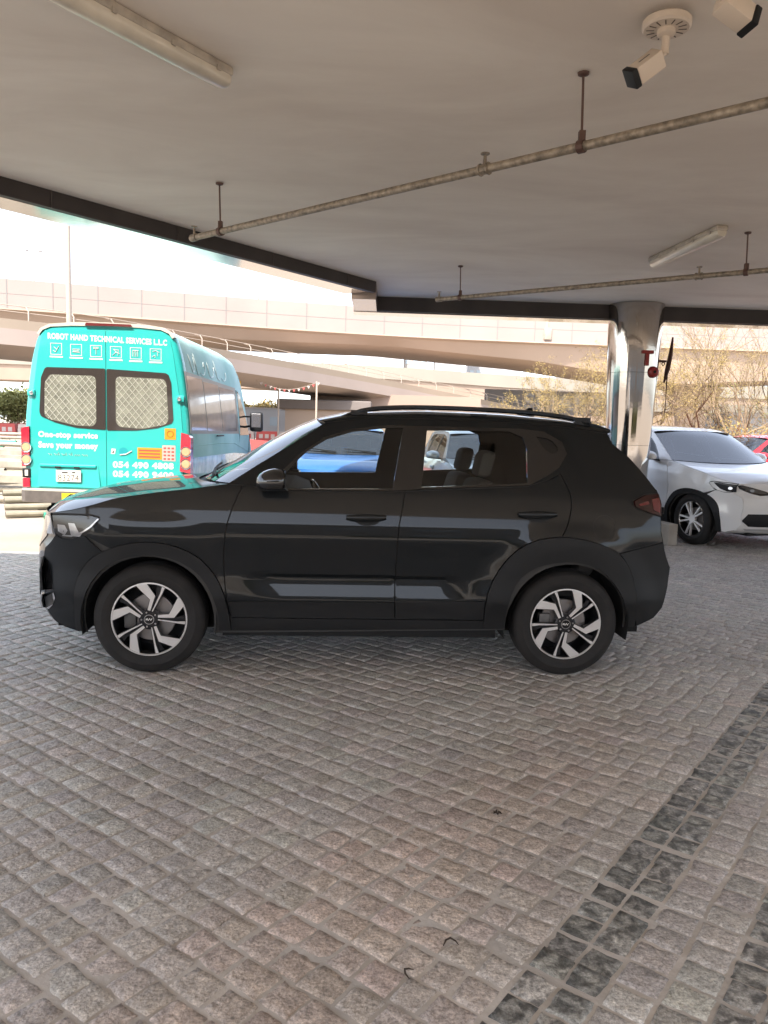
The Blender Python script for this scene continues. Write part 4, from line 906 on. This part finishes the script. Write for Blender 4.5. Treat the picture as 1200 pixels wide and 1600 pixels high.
for x0, pts in ((.35, [(0, .22), (.04, .05), (.12, 0), (.2, .06), (.22, .2)]), (.62, [(0, .25), (.03, .02), (.12, .0)]), (.85, [(0, .03), (.1, .0), (.22, .03), (.3, .12), (.25, .2), (.18, .12)]), (1.3, [(0, .2), (.02, .04), (.14, 0), (.3, .04), (.36, .16)]), (1.75, [(0, .26), (.03, .03), (.2, 0)]), (2.1, [(0, .04), (.15, 0), (.3, .05), (.33, .14)])):
    mb.tube([side(x0+a, 2.08+b, .003) for a, b in smooth_curve(pts, 2)], .007, 5)      # curved brush strokes of the wrap's faded script
mb.build('side_script', mat('faded_white', (.56, .66, .64), .4), van, smooth=True)
mb = MB(); mb.tube([(.92, 3.55, 1.42), (1.08, 3.52, 1.45)], .02, 6); mb.tube([(.92, 3.55, 1.60), (1.08, 3.52, 1.60)], .015, 6); mb.box(1.07, 1.28, 3.46, 3.56, 1.36, 1.68, bev=.04); mr2 = mb.build('wing_mirror', black_plastic, van, smooth=40)
mb = MB(); mb.box(1.10, 1.25, 3.455, 3.459, 1.43, 1.65, bev=.0015); mb.build('mirror_glass', chrome, mr2)
for s in (-1, 1):
    for y in (.95, 4.25):
        T_ = Matrix.Translation((s*.93, y, .34)) @ Matrix.Rotation(math.pi/2*(1 if s > 0 else -1), 4, 'Z')
        mb = MB(); mb.lathe([(.20, .02), (.25, -.002), (.31, .01), (.335, .04), (.335, .18), (.31, .2)], 40, axis='y', T=T_); wv = mb.build('wheel', rubber, van, smooth=True)
        mb = MB(); mb.lathe([(0, .03), (.08, .015), (.16, .04), (.20, .018)], 30, axis='y', T=T_); mb.build('hub', mat('hub_grey', (.35, .35, .35), .4, .6), wv, smooth=True)
mb = MB(); mb.box(-.8, .8, .3, 5.0, .35, .55); mb.build('chassis', mat('liner', (0, 0, 0)), van)

# ------------------------------------------------------------------ flyovers
par_m = mat('parapet_paint', (.262, .212, .19), .8, var=.05, scale=.25); girder_m = mat('girder_concrete', (.36, .275, .215), .85, var=.07, scale=.2)
cream_c = mat('pale_concrete', (.23, .205, .17), .85, var=.05, scale=.2); joint_m = mat('joint_grey', (.19, .178, .17), .8); rail_m = mat('rail_paint', (.34, .28, .23), .6)
def frames(path, n=60):
    p = resample(smooth_curve(path, 3), n); out = []
    for i in range(n):
        a = p[max(0, i-1)]; b = p[min(n-1, i+1)]; t = Vector((b[0]-a[0], b[1]-a[1], 0)).normalized(); out.append((Vector(p[i]), t, Vector((t.y, -t.x, 0))))   # third = towards the camera
    return out
def sweep(mb, fr, prof, M=None, i0=0, i1=None):
    """prof: list of (offset towards the camera, height above the path) or a function of the station index"""
    i1 = i1 or len(fr); vs = []; k = None
    for i in range(i0, i1):
        p, t, c = fr[i]; pr = prof(i) if callable(prof) else prof; k = len(pr)
        for o, z in pr: vs.append((p.x+c.x*o, p.y+c.y*o, p.z+z))
    n_ = i1-i0
    mb.add(vs, [(i*k+j, i*k+(j+1) % k, (i+1)*k+(j+1) % k, (i+1)*k+j) for i in range(n_-1) for j in range(k)]+[tuple(range(k)), tuple(range((n_-1)*k, n_*k))], M)
def along(fr, s0, s1, step):
    d = 0; out = []; nxt = s0
    for (a, t, c), (b, t2, c2) in zip(fr[:-1], fr[1:]):
        L_ = (b-a).length
        while nxt <= d+L_ and nxt <= s1: q = (nxt-d)/L_; out.append((a.lerp(b, q), t, c)); nxt += step
        d += L_
    return out
# 1: high flyover with pink panelled parapet and haunched girder
fr = frames([(-75, 44, 11.0), (-45, 50.5, 11.05), (-28, 55, 11.15), (-3, 61, 10.75), (17, 63, 10.75), (45, 63, 10.6), (90, 58, 10.4)], 120)
f1 = thing('flyover', 'topmost pinkish flyover with panelled parapet crossing the whole view behind', 'bridge', (0, 0, 0))
mb = MB(); sweep(mb, fr, [(0, 0), (0, -2.02), (-.25, -2.02), (-.25, 0)]); mb.build('parapet', par_m, f1, smooth=20)
mb = MB()
for p, t, c in along(fr, 1, 175, 3.02):
    T_ = Matrix.Translation(p) @ Matrix(((t.x, c.x, 0, 0), (t.y, c.y, 0, 0), (0, 0, 1, 0), (0, 0, 0, 1))); mb.box(-.03, .03, .0, .02, -2.0, -.02, T=T_)
sweep(mb, fr, [(.012, -1.0), (.012, -1.03), (-.01, -1.03), (-.01, -1.0)])
mb.build('panel_joints', joint_m, f1)
def g1(i):
    x = fr[i][0].x; z = float(np.interp(x, [-75, -50, -38, -24, -11, 0, 12, 18, 24, 30, 45, 60, 70, 90], [-4.2, -3.6, -3.9, -4.0, -3.95, -3.75, -4.35, -5.0, -5.6, -5.2, -4.2, -4.2, -5.2, -4.0]))
    z = (1.48+(10.8+z-1.48)*1.15)-10.8+.05
    return [(.10, -2.02), (.10, -2.12), (-.3, -2.25), (-1.0, min(z+.12, -2.3)), (-1.4, z), (-9.5, z), (-11, -2.3), (-11, -2.02)]
mb = MB(); sweep(mb, fr, g1); mb.build('girder', girder_m, f1, smooth=20)
mb = MB(); sweep(mb, fr, [(-11, 0), (-11, -2.02), (-11.25, -2.02), (-11.25, 0)]); mb.build('parapet', par_m, f1, smooth=20)
for x, y in ((27, 69), (-52, 55), (69, 66)):
    mb = MB(); mb.lathe([(1.3, -.1), (1.3, 3.2), (2.6, 5.8)], 24, T=Matrix.Translation((x, y, 0))); mb.build('pier', girder_m, f1, smooth=True)
def lamp_post(label, x, y, z0, h, arms=1, r=.09, yaw=0., al=1.):
    t = thing('street_lamp', label, 'street lamp', (x, y, z0), yaw, 'street lamps on and before the flyovers')
    mb = MB(); mb.tube([(0, 0, 0), (0, 0, h)], [r, r*.6], 10); mb.box(-r*1.8, r*1.8, -r*1.8, r*1.8, 0, .9, bev=.02); mb.build('pole', mat('lamp_paint', (.33, .28, .23), .5), t, smooth=30)
    for k in range(arms):
        s_ = 1 if k == 0 else -1; mb = MB(); mb.tube([(0, 0, h-.05), (s_*.5*al, 0, h+.15), (s_*1.5*al, 0, h+.25)], r*.5, 6); mb.box(*sorted((s_*1.2*al, s_*2.0*al)), -.15, .15, h+.2, h+.32, bev=.03); mb.build('lamp_arm', mat('lamp_grey', (.30, .30, .30), .5), t, smooth=30)
lamp_post('tall pale lamp post rising just behind the turquoise van roof', -12.9, 31.5, 0, 17.5, 1, .12)
lamp_post('small double headed lamp standing on the high flyover at the far left', -27.2, 60, 9.0, 4.8, 2, .07, .3, .3)
lamp_post('thin lamp post on the high flyover, just left of the canopy corner', -10.0, 59.45, 8.9, 9.4, 1, .085, .3)
lamp_post('short stub of a lamp post on the high flyover left of the column', 12.55, 62.55, 8.9, 12.0, 1, .16, .3)
# 2: the ramp that drops from left to right
fr2 = frames([(-60, 19, 5.9), (-17, 31, 5.75), (-8.6, 45.5, 5.62), (-.6, 58, 5.15), (8.5, 66, 4.1), (19, 74, 2.8), (34, 84, 1.4)], 110)
f2 = thing('flyover_ramp', 'beige ramp with curved railing running down from behind the van to the right', 'bridge', (0, 0, 0))
mb = MB(); sweep(mb, fr2, [(0, 0), (.0, -.42), (-.22, -.42), (-.22, 0)]); mb.build('kerb_beam', mat('kerb_paint', (.28, .225, .17), .8, var=.05, scale=.3), f2, smooth=20)
mb = MB(); sweep(mb, fr2, [(.03, -.42), (.03, -1.12), (-1.2, -1.42), (-5.2, -1.42), (-7, -.9), (-7, -.42)]); mb.build('deck', mat('ramp_concrete', (.33, .27, .235), .85, var=.05, scale=.3), f2, smooth=20)
mb = MB(); sweep(mb, fr2, [(-6.9, 0.05), (-6.9, -.42), (-7.1, -.42), (-7.1, .05)]); mb.build('kerb_beam', mat('kerb_paint', (0, 0, 0)), f2, smooth=20)
mb = MB()
for off in (-.1, -7.0):
    for hz in (.62, .35):
        pts = [(p.x+c.x*(off-.12), p.y+c.y*(off-.12), p.z+hz) for p, t, c in fr2]; mb.tube(pts, .02, 5)
    for p, t, c in along(fr2, 1, 130, 2.0):
        b = p+c*off; mb.tube([b, b+Vector((0, 0, .42)), b+Vector((0, 0, .58))-c*.10-t*.05, b+Vector((0, 0, .64))-c*.30-t*.25], .032, 5)
mb.build('railing', rail_m, f2, smooth=40)
for x, y, w_, hz in ((-21.5, 33.0, 4.2, 3.9), (-4.5, 57.0, 5.6, 3.2)):
    mb = MB(); mb.box(x-w_*.5, x+w_*.5, y-1.6, y+2.6, -.1, hz-.55); mb.build('pier', girder_m, f2)
    mb = MB(); mb.box(x-w_*.6, x+w_*.6, y-2.0, y+3.0, hz-.55, hz+.15, bev=.08); mb.build('pier_cap', mat('cap_grey', (.13, .11, .10), .8, var=.1, scale=.5), f2)
mb = MB(); mb.box(-5.8, 7.0, 58.2, 63, -.1, 4.0); mb.build('abutment', mat('abutment_beige', (.26, .19, .15), .85, var=.05, scale=.3), f2)
for p_, t, c in along(fr2, 6, 60, 18): pass
# 3: farther pale flyover
fr3 = frames([(-120, 108, 10.6), (-18, 112, 10.7), (5, 112, 10.2), (20, 112, 9.4), (60, 108, 8.8), (130, 104, 8.4)], 60)
f3 = thing('flyover', 'farther cream flyover showing in the gap under the topmost one', 'bridge', (0, 0, 0))
mb = MB(); sweep(mb, fr3, [(0, 0), (0, -1.75), (-.3, -1.75), (-.3, 0)]); mb.build('parapet', cream_c, f3, smooth=20)
mb = MB(); sweep(mb, fr3, [(-.2, -1.75), (-.8, -3.9), (-8, -3.9), (-9, -1.75)]); mb.build('girder', girder_m, f3, smooth=20)
for x in (-70, -30, 30, 62, 95):
    mb = MB(); mb.box(x-1, x+1, 113, 117, 0, 6); mb.build('pier', girder_m, f3)
# a low level road bridge on the right, behind the shrubs
fr4 = frames([(10, 84, 4.9), (35, 82, 5.1), (60, 80, 5.2), (110, 78, 5.2)], 30)
f4 = thing('flyover', 'low orange beige flyover seen through the thin tree right of the column', 'bridge', (0, 0, 0))
mb = MB(); sweep(mb, fr4, [(0, 0), (0, -.9), (-.3, -.9), (-.3, 0)]); mb.build('parapet', cream_c, f4, smooth=20)
mb = MB(); sweep(mb, fr4, [(-.2, -.9), (-.5, -2.4), (-8, -2.4), (-9, -.9)]); mb.build('girder', girder_m, f4, smooth=20)
for x in (22, 52, 82):
    mb = MB(); mb.box(x-1, x+1, 85, 88, 0, 3); mb.build('pier', girder_m, f4)

# ------------------------------------------------------------------ buildings far behind
def tower(label, x, y, w_, d_, h, nx, nz, wall, win, horizontal=False, cat='building', seed=1):
    t = thing('office_tower' if h > 25 else 'low_building', label, cat, (x, y, 0)); mb = MB(); mb.box(-w_/2, w_/2, 0, d_, 0, h); mb.box(-w_*.3, w_*.3, d_*.2, d_*.8, h, h+2.2); mb.build('wall', wall, t)
    rng = random.Random(seed)
    for j in range(nz):
        z = h*(j+.35)/nz; hh = h/nz*.42
        if horizontal: mb = MB(); mb.box(-w_*.47, w_*.47, -.12, 0, z, z+hh); mb.build('window_band', win, t)
        else:
            for i in range(nx):
                cx = -w_/2+w_*(i+.5)/nx
                if rng.random() < .9: mb = MB(); mb.box(cx-w_/nx*.3, cx+w_/nx*.3, -.12, 0, z, z+hh); mb.build('window', win, t)
    return t
bw = mat('far_wall', (.33, .33, .335), .8); bw2 = mat('far_wall_warm', (.32, .29, .265), .8); gwin = mat('far_glass', (.30, .36, .40), .25); gwin2 = mat('far_glass_blue', (.26, .42, .50), .2)
tower('pale tower with a window grid, leftmost of those between the flyovers', -1.5, 300, 13, 14, 60, 4, 17, bw, gwin, seed=1)
tower('tower with grey window columns, second from left between the flyovers', 10.5, 305, 9, 14, 62, 3, 17, bw2, gwin, seed=2)
tower('slim pale tower, third from left between the flyovers', 23, 300, 10, 14, 60, 3, 16, bw, gwin, seed=3)
tower('wide pale block at the right end of the row between the flyovers', 45, 330, 22, 14, 40, 8, 10, bw, gwin, seed=4)
tower('tower with slanting grey stripes above the top flyover left of the column', 77, 300, 19, 14, 62, 3, 14, bw, gwin, seed=5)
tower('bluish glass building above the flyover right of the column', 112, 290, 26, 14, 58, 6, 14, bw2, gwin2, True, seed=6)
tower('white block with long window bands near the right edge', 148, 290, 34, 14, 55, 8, 12, bw, gwin, True, seed=7)
tower('long low shop building with white letters behind the dark suv roof', 22, 92, 26, 8, 4.4, 9, 1, bw2, gwin, seed=8)
sh = thing('low_building', 'long white low building behind the tree right of the column', 'building', (40, 70, 0))
mb = MB(); mb.box(-9, 22, 0, 8, 0, 3.5); mb.build('wall', bw, sh); mb = MB(); mb.box(-9.2, 22.2, -.3, 8, 3.5, 3.9); mb.build('roof', bw2, sh)
for k in range(10): mb = MB(); mb.box(-8+3*k, -6.2+3*k, -.05, 0, 1.2, 2.6); mb.build('window', gwin, sh)
sg = thing('roof_sign', 'white capital letters on a grey board above the rear of the suv roof', 'sign', (15.0, 72, 3.4))
mb = MB(); mb.box(-6, 8, .02, .2, -.2, 2.0); mb.build('sign_board', mat('board_grey', (.17, .155, .145), .7), sg)
mb = MB(); fit_text(mb, 'SMART', -2.4, 5.2, .25, 1.75, -.02, bold=.03); mb.build('sign_letters', mat('sign_grey', (.27, .26, .25), .6), sg, fixn=False)

# ------------------------------------------------------------------ building site between van and flyovers
redb = mat('barrier_red', (.36, .05, .045), .5); whb = mat('barrier_white', (.42, .36, .34), .5)
bar0 = None; nb = 0
def barrier(x, y, rz, red, lab):
    t = thing('water_barrier', lab, 'barrier', (x, y, -.03), rz, 'red and white water barriers round the building site')
    mb = MB(); mb.prism([(-.95, 0), (.95, 0), (.95, .12), (.86, .95), (-.86, .95), (-.95, .12)], -.22, .22); mb.build('body', redb if red else whb, t)
    mb = MB()
    for k in (-.5, 0, .5): mb.box(k-.16, k+.16, -.235, -.2205, .35, .7)
    mb.build('moulding', whb if red else redb, t)
rng = random.Random(11)
for i in range(13):
    barrier(-14.2+1.98*i, 66+.12*i, rng.uniform(-.05, .05), i % 2 == 0, ('red' if i % 2 == 0 else 'pale')+' barrier of the row beyond the van mirror')
for i in range(9):
    barrier(-44+1.98*i, 61.0, rng.uniform(-.05, .05), i % 2 == 1, ('red' if i % 2 else 'pale')+' barrier of the front row left of the van')
for i in range(9):
    barrier(-48+2.02*i, 68.5, rng.uniform(-.05, .05), True, 'red barrier of the back row left of the van')
rb = thing('barrier_roll', 'long red plastic safety barrier lying low to the right of the van', 'barrier', (-8.2, 38, 0))
mb = MB(); mb.prism([(-4.0, .05), (5, .05), (5, .55), (1, .75), (-2.5, .72), (-4.0, .45)], -.2, .2); mb.build('red_panel', redb, rb)
mb = MB(); mb.box(-4.4, 5.4, -.3, .3, 0, .08); mb.build('foot', whb, rb)
cab = thing('site_cabin', 'white site cabin with small dark windows behind the red barriers', 'cabin', (-9.6, 72, 0))
mb = MB(); mb.box(-3.6, 3.6, 0, 3, .2, 2.9, bev=.05); mb.build('wall', bw, cab); mb = MB(); mb.box(-3.8, 3.8, -.1, 3.1, 2.9, 3.05); mb.build('roof', bw2, cab)
for k in range(4): mb = MB(); mb.box(-3+1.7*k, -2.1+1.7*k, -.04, 0, 1.4, 2.2); mb.build('window', gwin, cab)
tk = thing('water_tank', 'grey tank on a stand beside the white site cabin', 'tank', (-4.6, 70, 0))
mb = MB(); mb.lathe([(0, 2.9), (.9, 2.85), (1.1, 2.6), (1.1, .9), (0, .9)], 20); mb.build('tank', mat('tank_grey', (.25, .24, .23), .5), tk, smooth=True)
mb = MB()
for a in range(4): mb.tube([(.8*math.cos(a*1.57+.78), .8*math.sin(a*1.57+.78), 0), (.8*math.cos(a*1.57+.78), .8*math.sin(a*1.57+.78), .92)], .05, 6)
mb.build('stand', rail_m, tk)
for i, (x, y, h, lab) in enumerate(((-9.0, 48, 4.4, 'yellow leaning site pole right of the van mirror'), (-4.3, 47, 4.2, 'pale site pole that carries the end of the bunting'), (-12.3, 52, 4.6, 'thin grey site pole nearest the van mirror'), (-7.3, 52, 4.5, 'thin pale site pole between the yellow pole and the bunting end'))):
    mb = MB(); mb.tube([(0, 0, 0), (-.15 if i == 0 else 0, 0, h)], .06, 6); o = mb.build('site_pole', mat('pole_yellow', (.60, .40, .05), .5) if i == 0 else rail_m, smooth=True, loc=(x, y, -.03)); tag(o, lab, 'pole', 'site poles')
bn = thing('bunting', 'string of small red and white flags between two site poles', 'bunting', (-4.3, 47, 4.0))
mb = MB(); pts = [(-3.9*t, .9*t, .1-.55*math.sin(math.pi*t)*.9+.1*t) for t in np.linspace(0, 1, 14)]; mb.tube(pts, .012, 4); mb.build('string', rail_m, bn)
mb = MB()
for k in range(13):
    a = Vector(pts[k]); b = Vector(pts[k+1]); mb.prism([(0, 0), ((b-a).length*.55, 0), ((b-a).length*.28, -.17)], -.004, .004, redb if k % 2 else whb, T=Matrix.Translation(a))
mb.build('flags', redb, bn)

# stacked scaffold tubes and boards left of the van
tube_m = mat('scaffold_tube', (.25, .22, .17), .6, .2, var=.2, scale=4); board_m = mat('scaffold_board', (.28, .25, .20), .8, var=.25, scale=3); green_m = mat('green_tarp', (.03, .28, .16), .6); hole_m = mat('tube_inside', (.03, .025, .02), .9)
rng = random.Random(21); k = 0
def stube(x, y, z, L_, ang, r, M, lab, name='steel_tube', grp='steel tubes stacked left of the van', sq=False):
    mb = MB()
    if sq: mb.box(0, L_, -r, r, -r, r, M); 
    else: mb.tube([(0, 0, 0), (L_, 0, 0)], r, 10, M, cap=False); mb.tube([(.002, 0, 0), (L_-.002, 0, 0)], r*.82, 10, hole_m)
    o = mb.build(name, M, loc=(x, y, z), smooth=30); o.rotation_euler = (0, 0, ang); tag(o, lab, 'tube' if not sq else 'board', grp)
for row in range(4):
    for q in range(5-row):
        stube(-5.62+.115*(q+row*.5)+rng.uniform(-.02, .02)-.1*row, 11.35+.06*row+(q)*.10, .03+.10*row, 3.6+rng.uniform(-.3, .3), R(32)+rng.uniform(-.02, .02), .050, tube_m, 'cream steel tube in the open ended bundle on the sand by the van bumper')
stube(-5.0, 11.2, .05, 2.2, R(30), .05, green_m, 'green tube lying in front of the bundle beside the van bumper', grp='green tubes')
stube(-4.9, 11.42, .14, 2.0, R(30), .045, green_m, 'green tube resting on top of the other green one', grp='green tubes')
for i in range(46):
    y = 13.2+i*.42+rng.uniform(-.1, .1); sq = rng.random() < .55; M = green_m if i in (30, 31) else (redb if i in (17,) else (board_m if sq else tube_m))
    stube(-.62*y-1.5+rng.uniform(-1.2, .6), y, .05+rng.choice((0, .12, .24, .3))+.01*i, rng.uniform(4.5, 7), R(rng.uniform(-3, 4)), .065, M, ('flat plank' if sq else 'long tube')+' in the wide spread of stacked material behind the bundle, left of the van', 'plank' if sq else 'steel_tube', 'planks spread left of the van' if sq else 'tubes spread left of the van', sq)

# ------------------------------------------------------------------ trees
bark = mat('bark', (.20, .145, .09), .9, var=.3, scale=5); leaf_y = mat('leaf_yellow', (.22, .155, .04), .6, var=.4, scale=1.2); leaf_g = mat('leaf_green', (.22, .23, .075), .6, var=.4, scale=.6)
def tree(name, label, loc, h, spread, seed, leafm_, density=1., leaf=.035, stems=4, grp=None, depth=5, low=.25, cat='tree', twig=1.):
    rng = random.Random(seed); t = thing(name, label, cat, loc, 0, grp); mb = MB(); lv = []; lf = []
    def leafc(p, n_):
        for _ in range(n_):
            q = p+Vector((rng.gauss(0, leaf*2.2), rng.gauss(0, leaf*2.2), rng.gauss(0, leaf*2.2))); a = Vector((rng.gauss(0, 1), rng.gauss(0, 1), rng.gauss(0, 1))).normalized(); b = a.orthogonal().normalized()
            s_ = leaf*rng.uniform(.6, 1.4); o = len(lv); lv.extend([q-a*s_, q+b*s_*.45, q+a*s_, q-b*s_*.45]); lf.append((o, o+1, o+2, o+3))
    def grow(p, d_, L_, r, lev):
        pts = [p]; n_ = 4
        for i in range(n_):
            d_ = (d_+Vector((rng.gauss(0, .16), rng.gauss(0, .16), rng.gauss(0, .12)+.03))).normalized(); p = p+d_*(L_/n_); pts.append(p)
            if lev >= depth-2 and rng.random() < density*.85: leafc(p, rng.randint(3, 7))
        mb.tube(pts, [r*(1-.4*i/n_) for i in range(n_+1)], 6 if lev < 2 else 3, cap=False)
        if lev < depth:
            for k_ in range(rng.choice((2, 3, 3)) if lev < 3 else 2):
                a = Vector((rng.gauss(0, 1), rng.gauss(0, 1), rng.gauss(0, .5))).normalized(); nd = (d_+a*spread).normalized(); grow(pts[-1] if k_ < 2 else pts[2], nd, L_*rng.uniform(.6, .85), r*.58, lev+1)
        else: leafc(p, int(4*density))
    for s_ in range(stems):
        a = s_*2*math.pi/stems+rng.random(); lean = rng.uniform(.15, .5) if stems > 1 else .05
        grow(Vector((math.cos(a)*.1*(stems > 1), math.sin(a)*.1*(stems > 1), 0)), Vector((math.cos(a)*lean, math.sin(a)*lean, 1)).normalized(), h*low, .022*h*twig/(1+.25*stems), 0)
    tr = mb.build('trunk', bark, t, fixn=False, smooth=True)
    me = bpy.data.meshes.new('crown'); me.from_pydata([tuple(v) for v in lv], [], lf); me.materials.append(leafm_); o = bpy.data.objects.new('crown', me); col.objects.link(o); o.parent = t
G = 'thin yellowish trees on both sides of the column'
tree('thin_tree', 'sparse yellow green tree left of the column, with fine bare twigs', (4.25, 17.5, 0), 3.9, .55, 3, leaf_y, 1.0, .015, 6, G, 5, .30)
tree('thin_tree', 'second thin tree partly hidden behind the column', (6.0, 18.6, 0), 4.3, .5, 5, leaf_y, .95, .015, 6, G, 5, .30)
tree('thin_tree', 'taller bare branched tree just right of the column', (7.7, 18.2, 0), 5.1, .5, 8, leaf_y, .9, .015, 6, G, 5, .30)
tree('thin_tree', 'thin tree above the bonnet of the white suv', (9.3, 18.8, 0), 4.8, .5, 9, leaf_y, .7, .015, 5, G, 5, .30)
tree('thin_tree', 'thin tree at the right picture edge behind the red car', (11.2, 20.0, 0), 4.6, .5, 12, leaf_g, .6, .02, 5, G, 5, .30)
tree('round_tree', 'round green tree on the site at the far left edge', (-33.5, 70, 0), 4.9, .75, 14, leaf_g, 2.6, .15, 4, 'green trees of the building site', 4, .27)
tree('round_tree', 'small bright tree between van mirror and white cabin', (-12.0, 75, 0), 4.6, .75, 16, leaf_y, 2.4, .17, 3, 'green trees of the building site', 4, .27)
tree('round_tree', 'small bright tree partly hidden by the grey tank', (-6.4, 78, 0), 4.2, .75, 18, leaf_y, 2.2, .16, 3, 'green trees of the building site', 4, .27)
# low dry hedge between the column and the road
hd = thing('dry_hedge', 'low dry yellow hedge behind the white suv, right of the column', 'hedge', (7.2, 17.2, 0))
rs = random.Random(5); lv = []; lf = []; mb = MB()
for i in range(13000):
    x = rs.uniform(-3.6, 5.5); y = rs.uniform(-.35, .35); z = rs.random()**.7*(1.55+.35*math.sin(x*2.1)+.2*math.sin(x*5.3)); q = Vector((x, y, z)); a = Vector((rs.gauss(0, 1), rs.gauss(0, 1), rs.gauss(0, 1))).normalized(); b = a.orthogonal().normalized(); s_ = rs.uniform(.015, .04); o = len(lv)
    lv += [q-a*s_, q+b*s_*.5, q+a*s_, q-b*s_*.5]; lf.append((o, o+1, o+2, o+3))
for i in range(260):
    x = rs.uniform(-3.5, 5.4); mb.tube([(x, rs.uniform(-.2, .2), 0), (x+rs.gauss(0, .15), rs.uniform(-.3, .3), .9), (x+rs.gauss(0, .3), rs.uniform(-.4, .4), rs.uniform(1.4, 2.5))], [.012, .008, .003], 3, cap=False)
mb.build('twigs', bark, hd, fixn=False)
me = bpy.data.meshes.new('foliage'); me.from_pydata([tuple(v) for v in lv], [], lf); me.materials.append(leaf_y); o = bpy.data.objects.new('foliage', me); col.objects.link(o); o.parent = hd

# ------------------------------------------------------------------ invented street behind the camera, added to be mirrored in paint and column
hb = thing('reflection_hedge', 'long clipped green hedge, unseen, added behind the camera for reflections', 'hedge', (2.5, -11.5, 0))  # made-up hedge, only there to be reflected
rs = random.Random(9); lv = []; lf = []
for i in range(16000):
    x = rs.uniform(-1, 9); y = rs.choice((-.6, .6, 0)) + rs.gauss(0, .06); z = rs.uniform(.05, .95) if y else .95; q = Vector((x, y if abs(y) > .3 else rs.uniform(-.6, .6), z+rs.gauss(0, .05))); a = Vector((rs.gauss(0, 1), rs.gauss(0, 1), rs.gauss(0, 1))).normalized(); b = a.orthogonal().normalized(); s_ = rs.uniform(.04, .07); o = len(lv)
    lv += [q-a*s_, q+b*s_*.6, q+a*s_, q-b*s_*.6]; lf.append((o, o+1, o+2, o+3))
me = bpy.data.meshes.new('foliage'); me.from_pydata([tuple(v) for v in lv], [], lf); me.materials.append(leaf_g); o = bpy.data.objects.new('foliage', me); col.objects.link(o); o.parent = hb
mb = MB(); mb.box(-.95, 8.95, -.5, .5, 0, .88); mb.build('branches', mat('hedge_core', (.03, .04, .012), .9), hb)
bb = tower('plain brown facade with window rows, unseen, added behind the camera for reflections', 2, -34, 90, 8, 8, 14, 2, mat('reflection_wall', (.30, .26, .22), .8), gwin, seed=4)  # added facade that blocks the low sky and darkens the reflections
bb.rotation_euler = (0, 0, math.pi); bb.location = (2, -44, 0)
lb = thing('reflection_van', 'plain white box van, unseen, added behind the camera for reflections', 'van', (-7.0, -9.5, 0))  # invented van, a bright shape for the door reflections
mb = MB(); mb.box(-2.4, 1.0, -.9, .9, .4, 2.3, bev=.06); mb.build('cargo_box', carpaint('white_paint', (0, 0, 0)), lb, smooth=30)
mb = MB(); mb.prism([(1.02, .4), (2.4, .4), (2.4, 1.0), (1.9, 1.15), (1.45, 1.9), (1.02, 1.95)], -.88, .88); mb.build('cab', carpaint('white_paint', (0, 0, 0)), lb)
for x in (-1.7, 1.7):
    for y in (-.75, .75):
        mb = MB(); mb.lathe([(0, -.09), (.3, -.09), (.34, -.06), (.34, .06), (.3, .09), (0, .09)], 24, axis='y', T=Matrix.Translation((x, y, .34))); mb.build('wheel', rubber, lb, smooth=True)
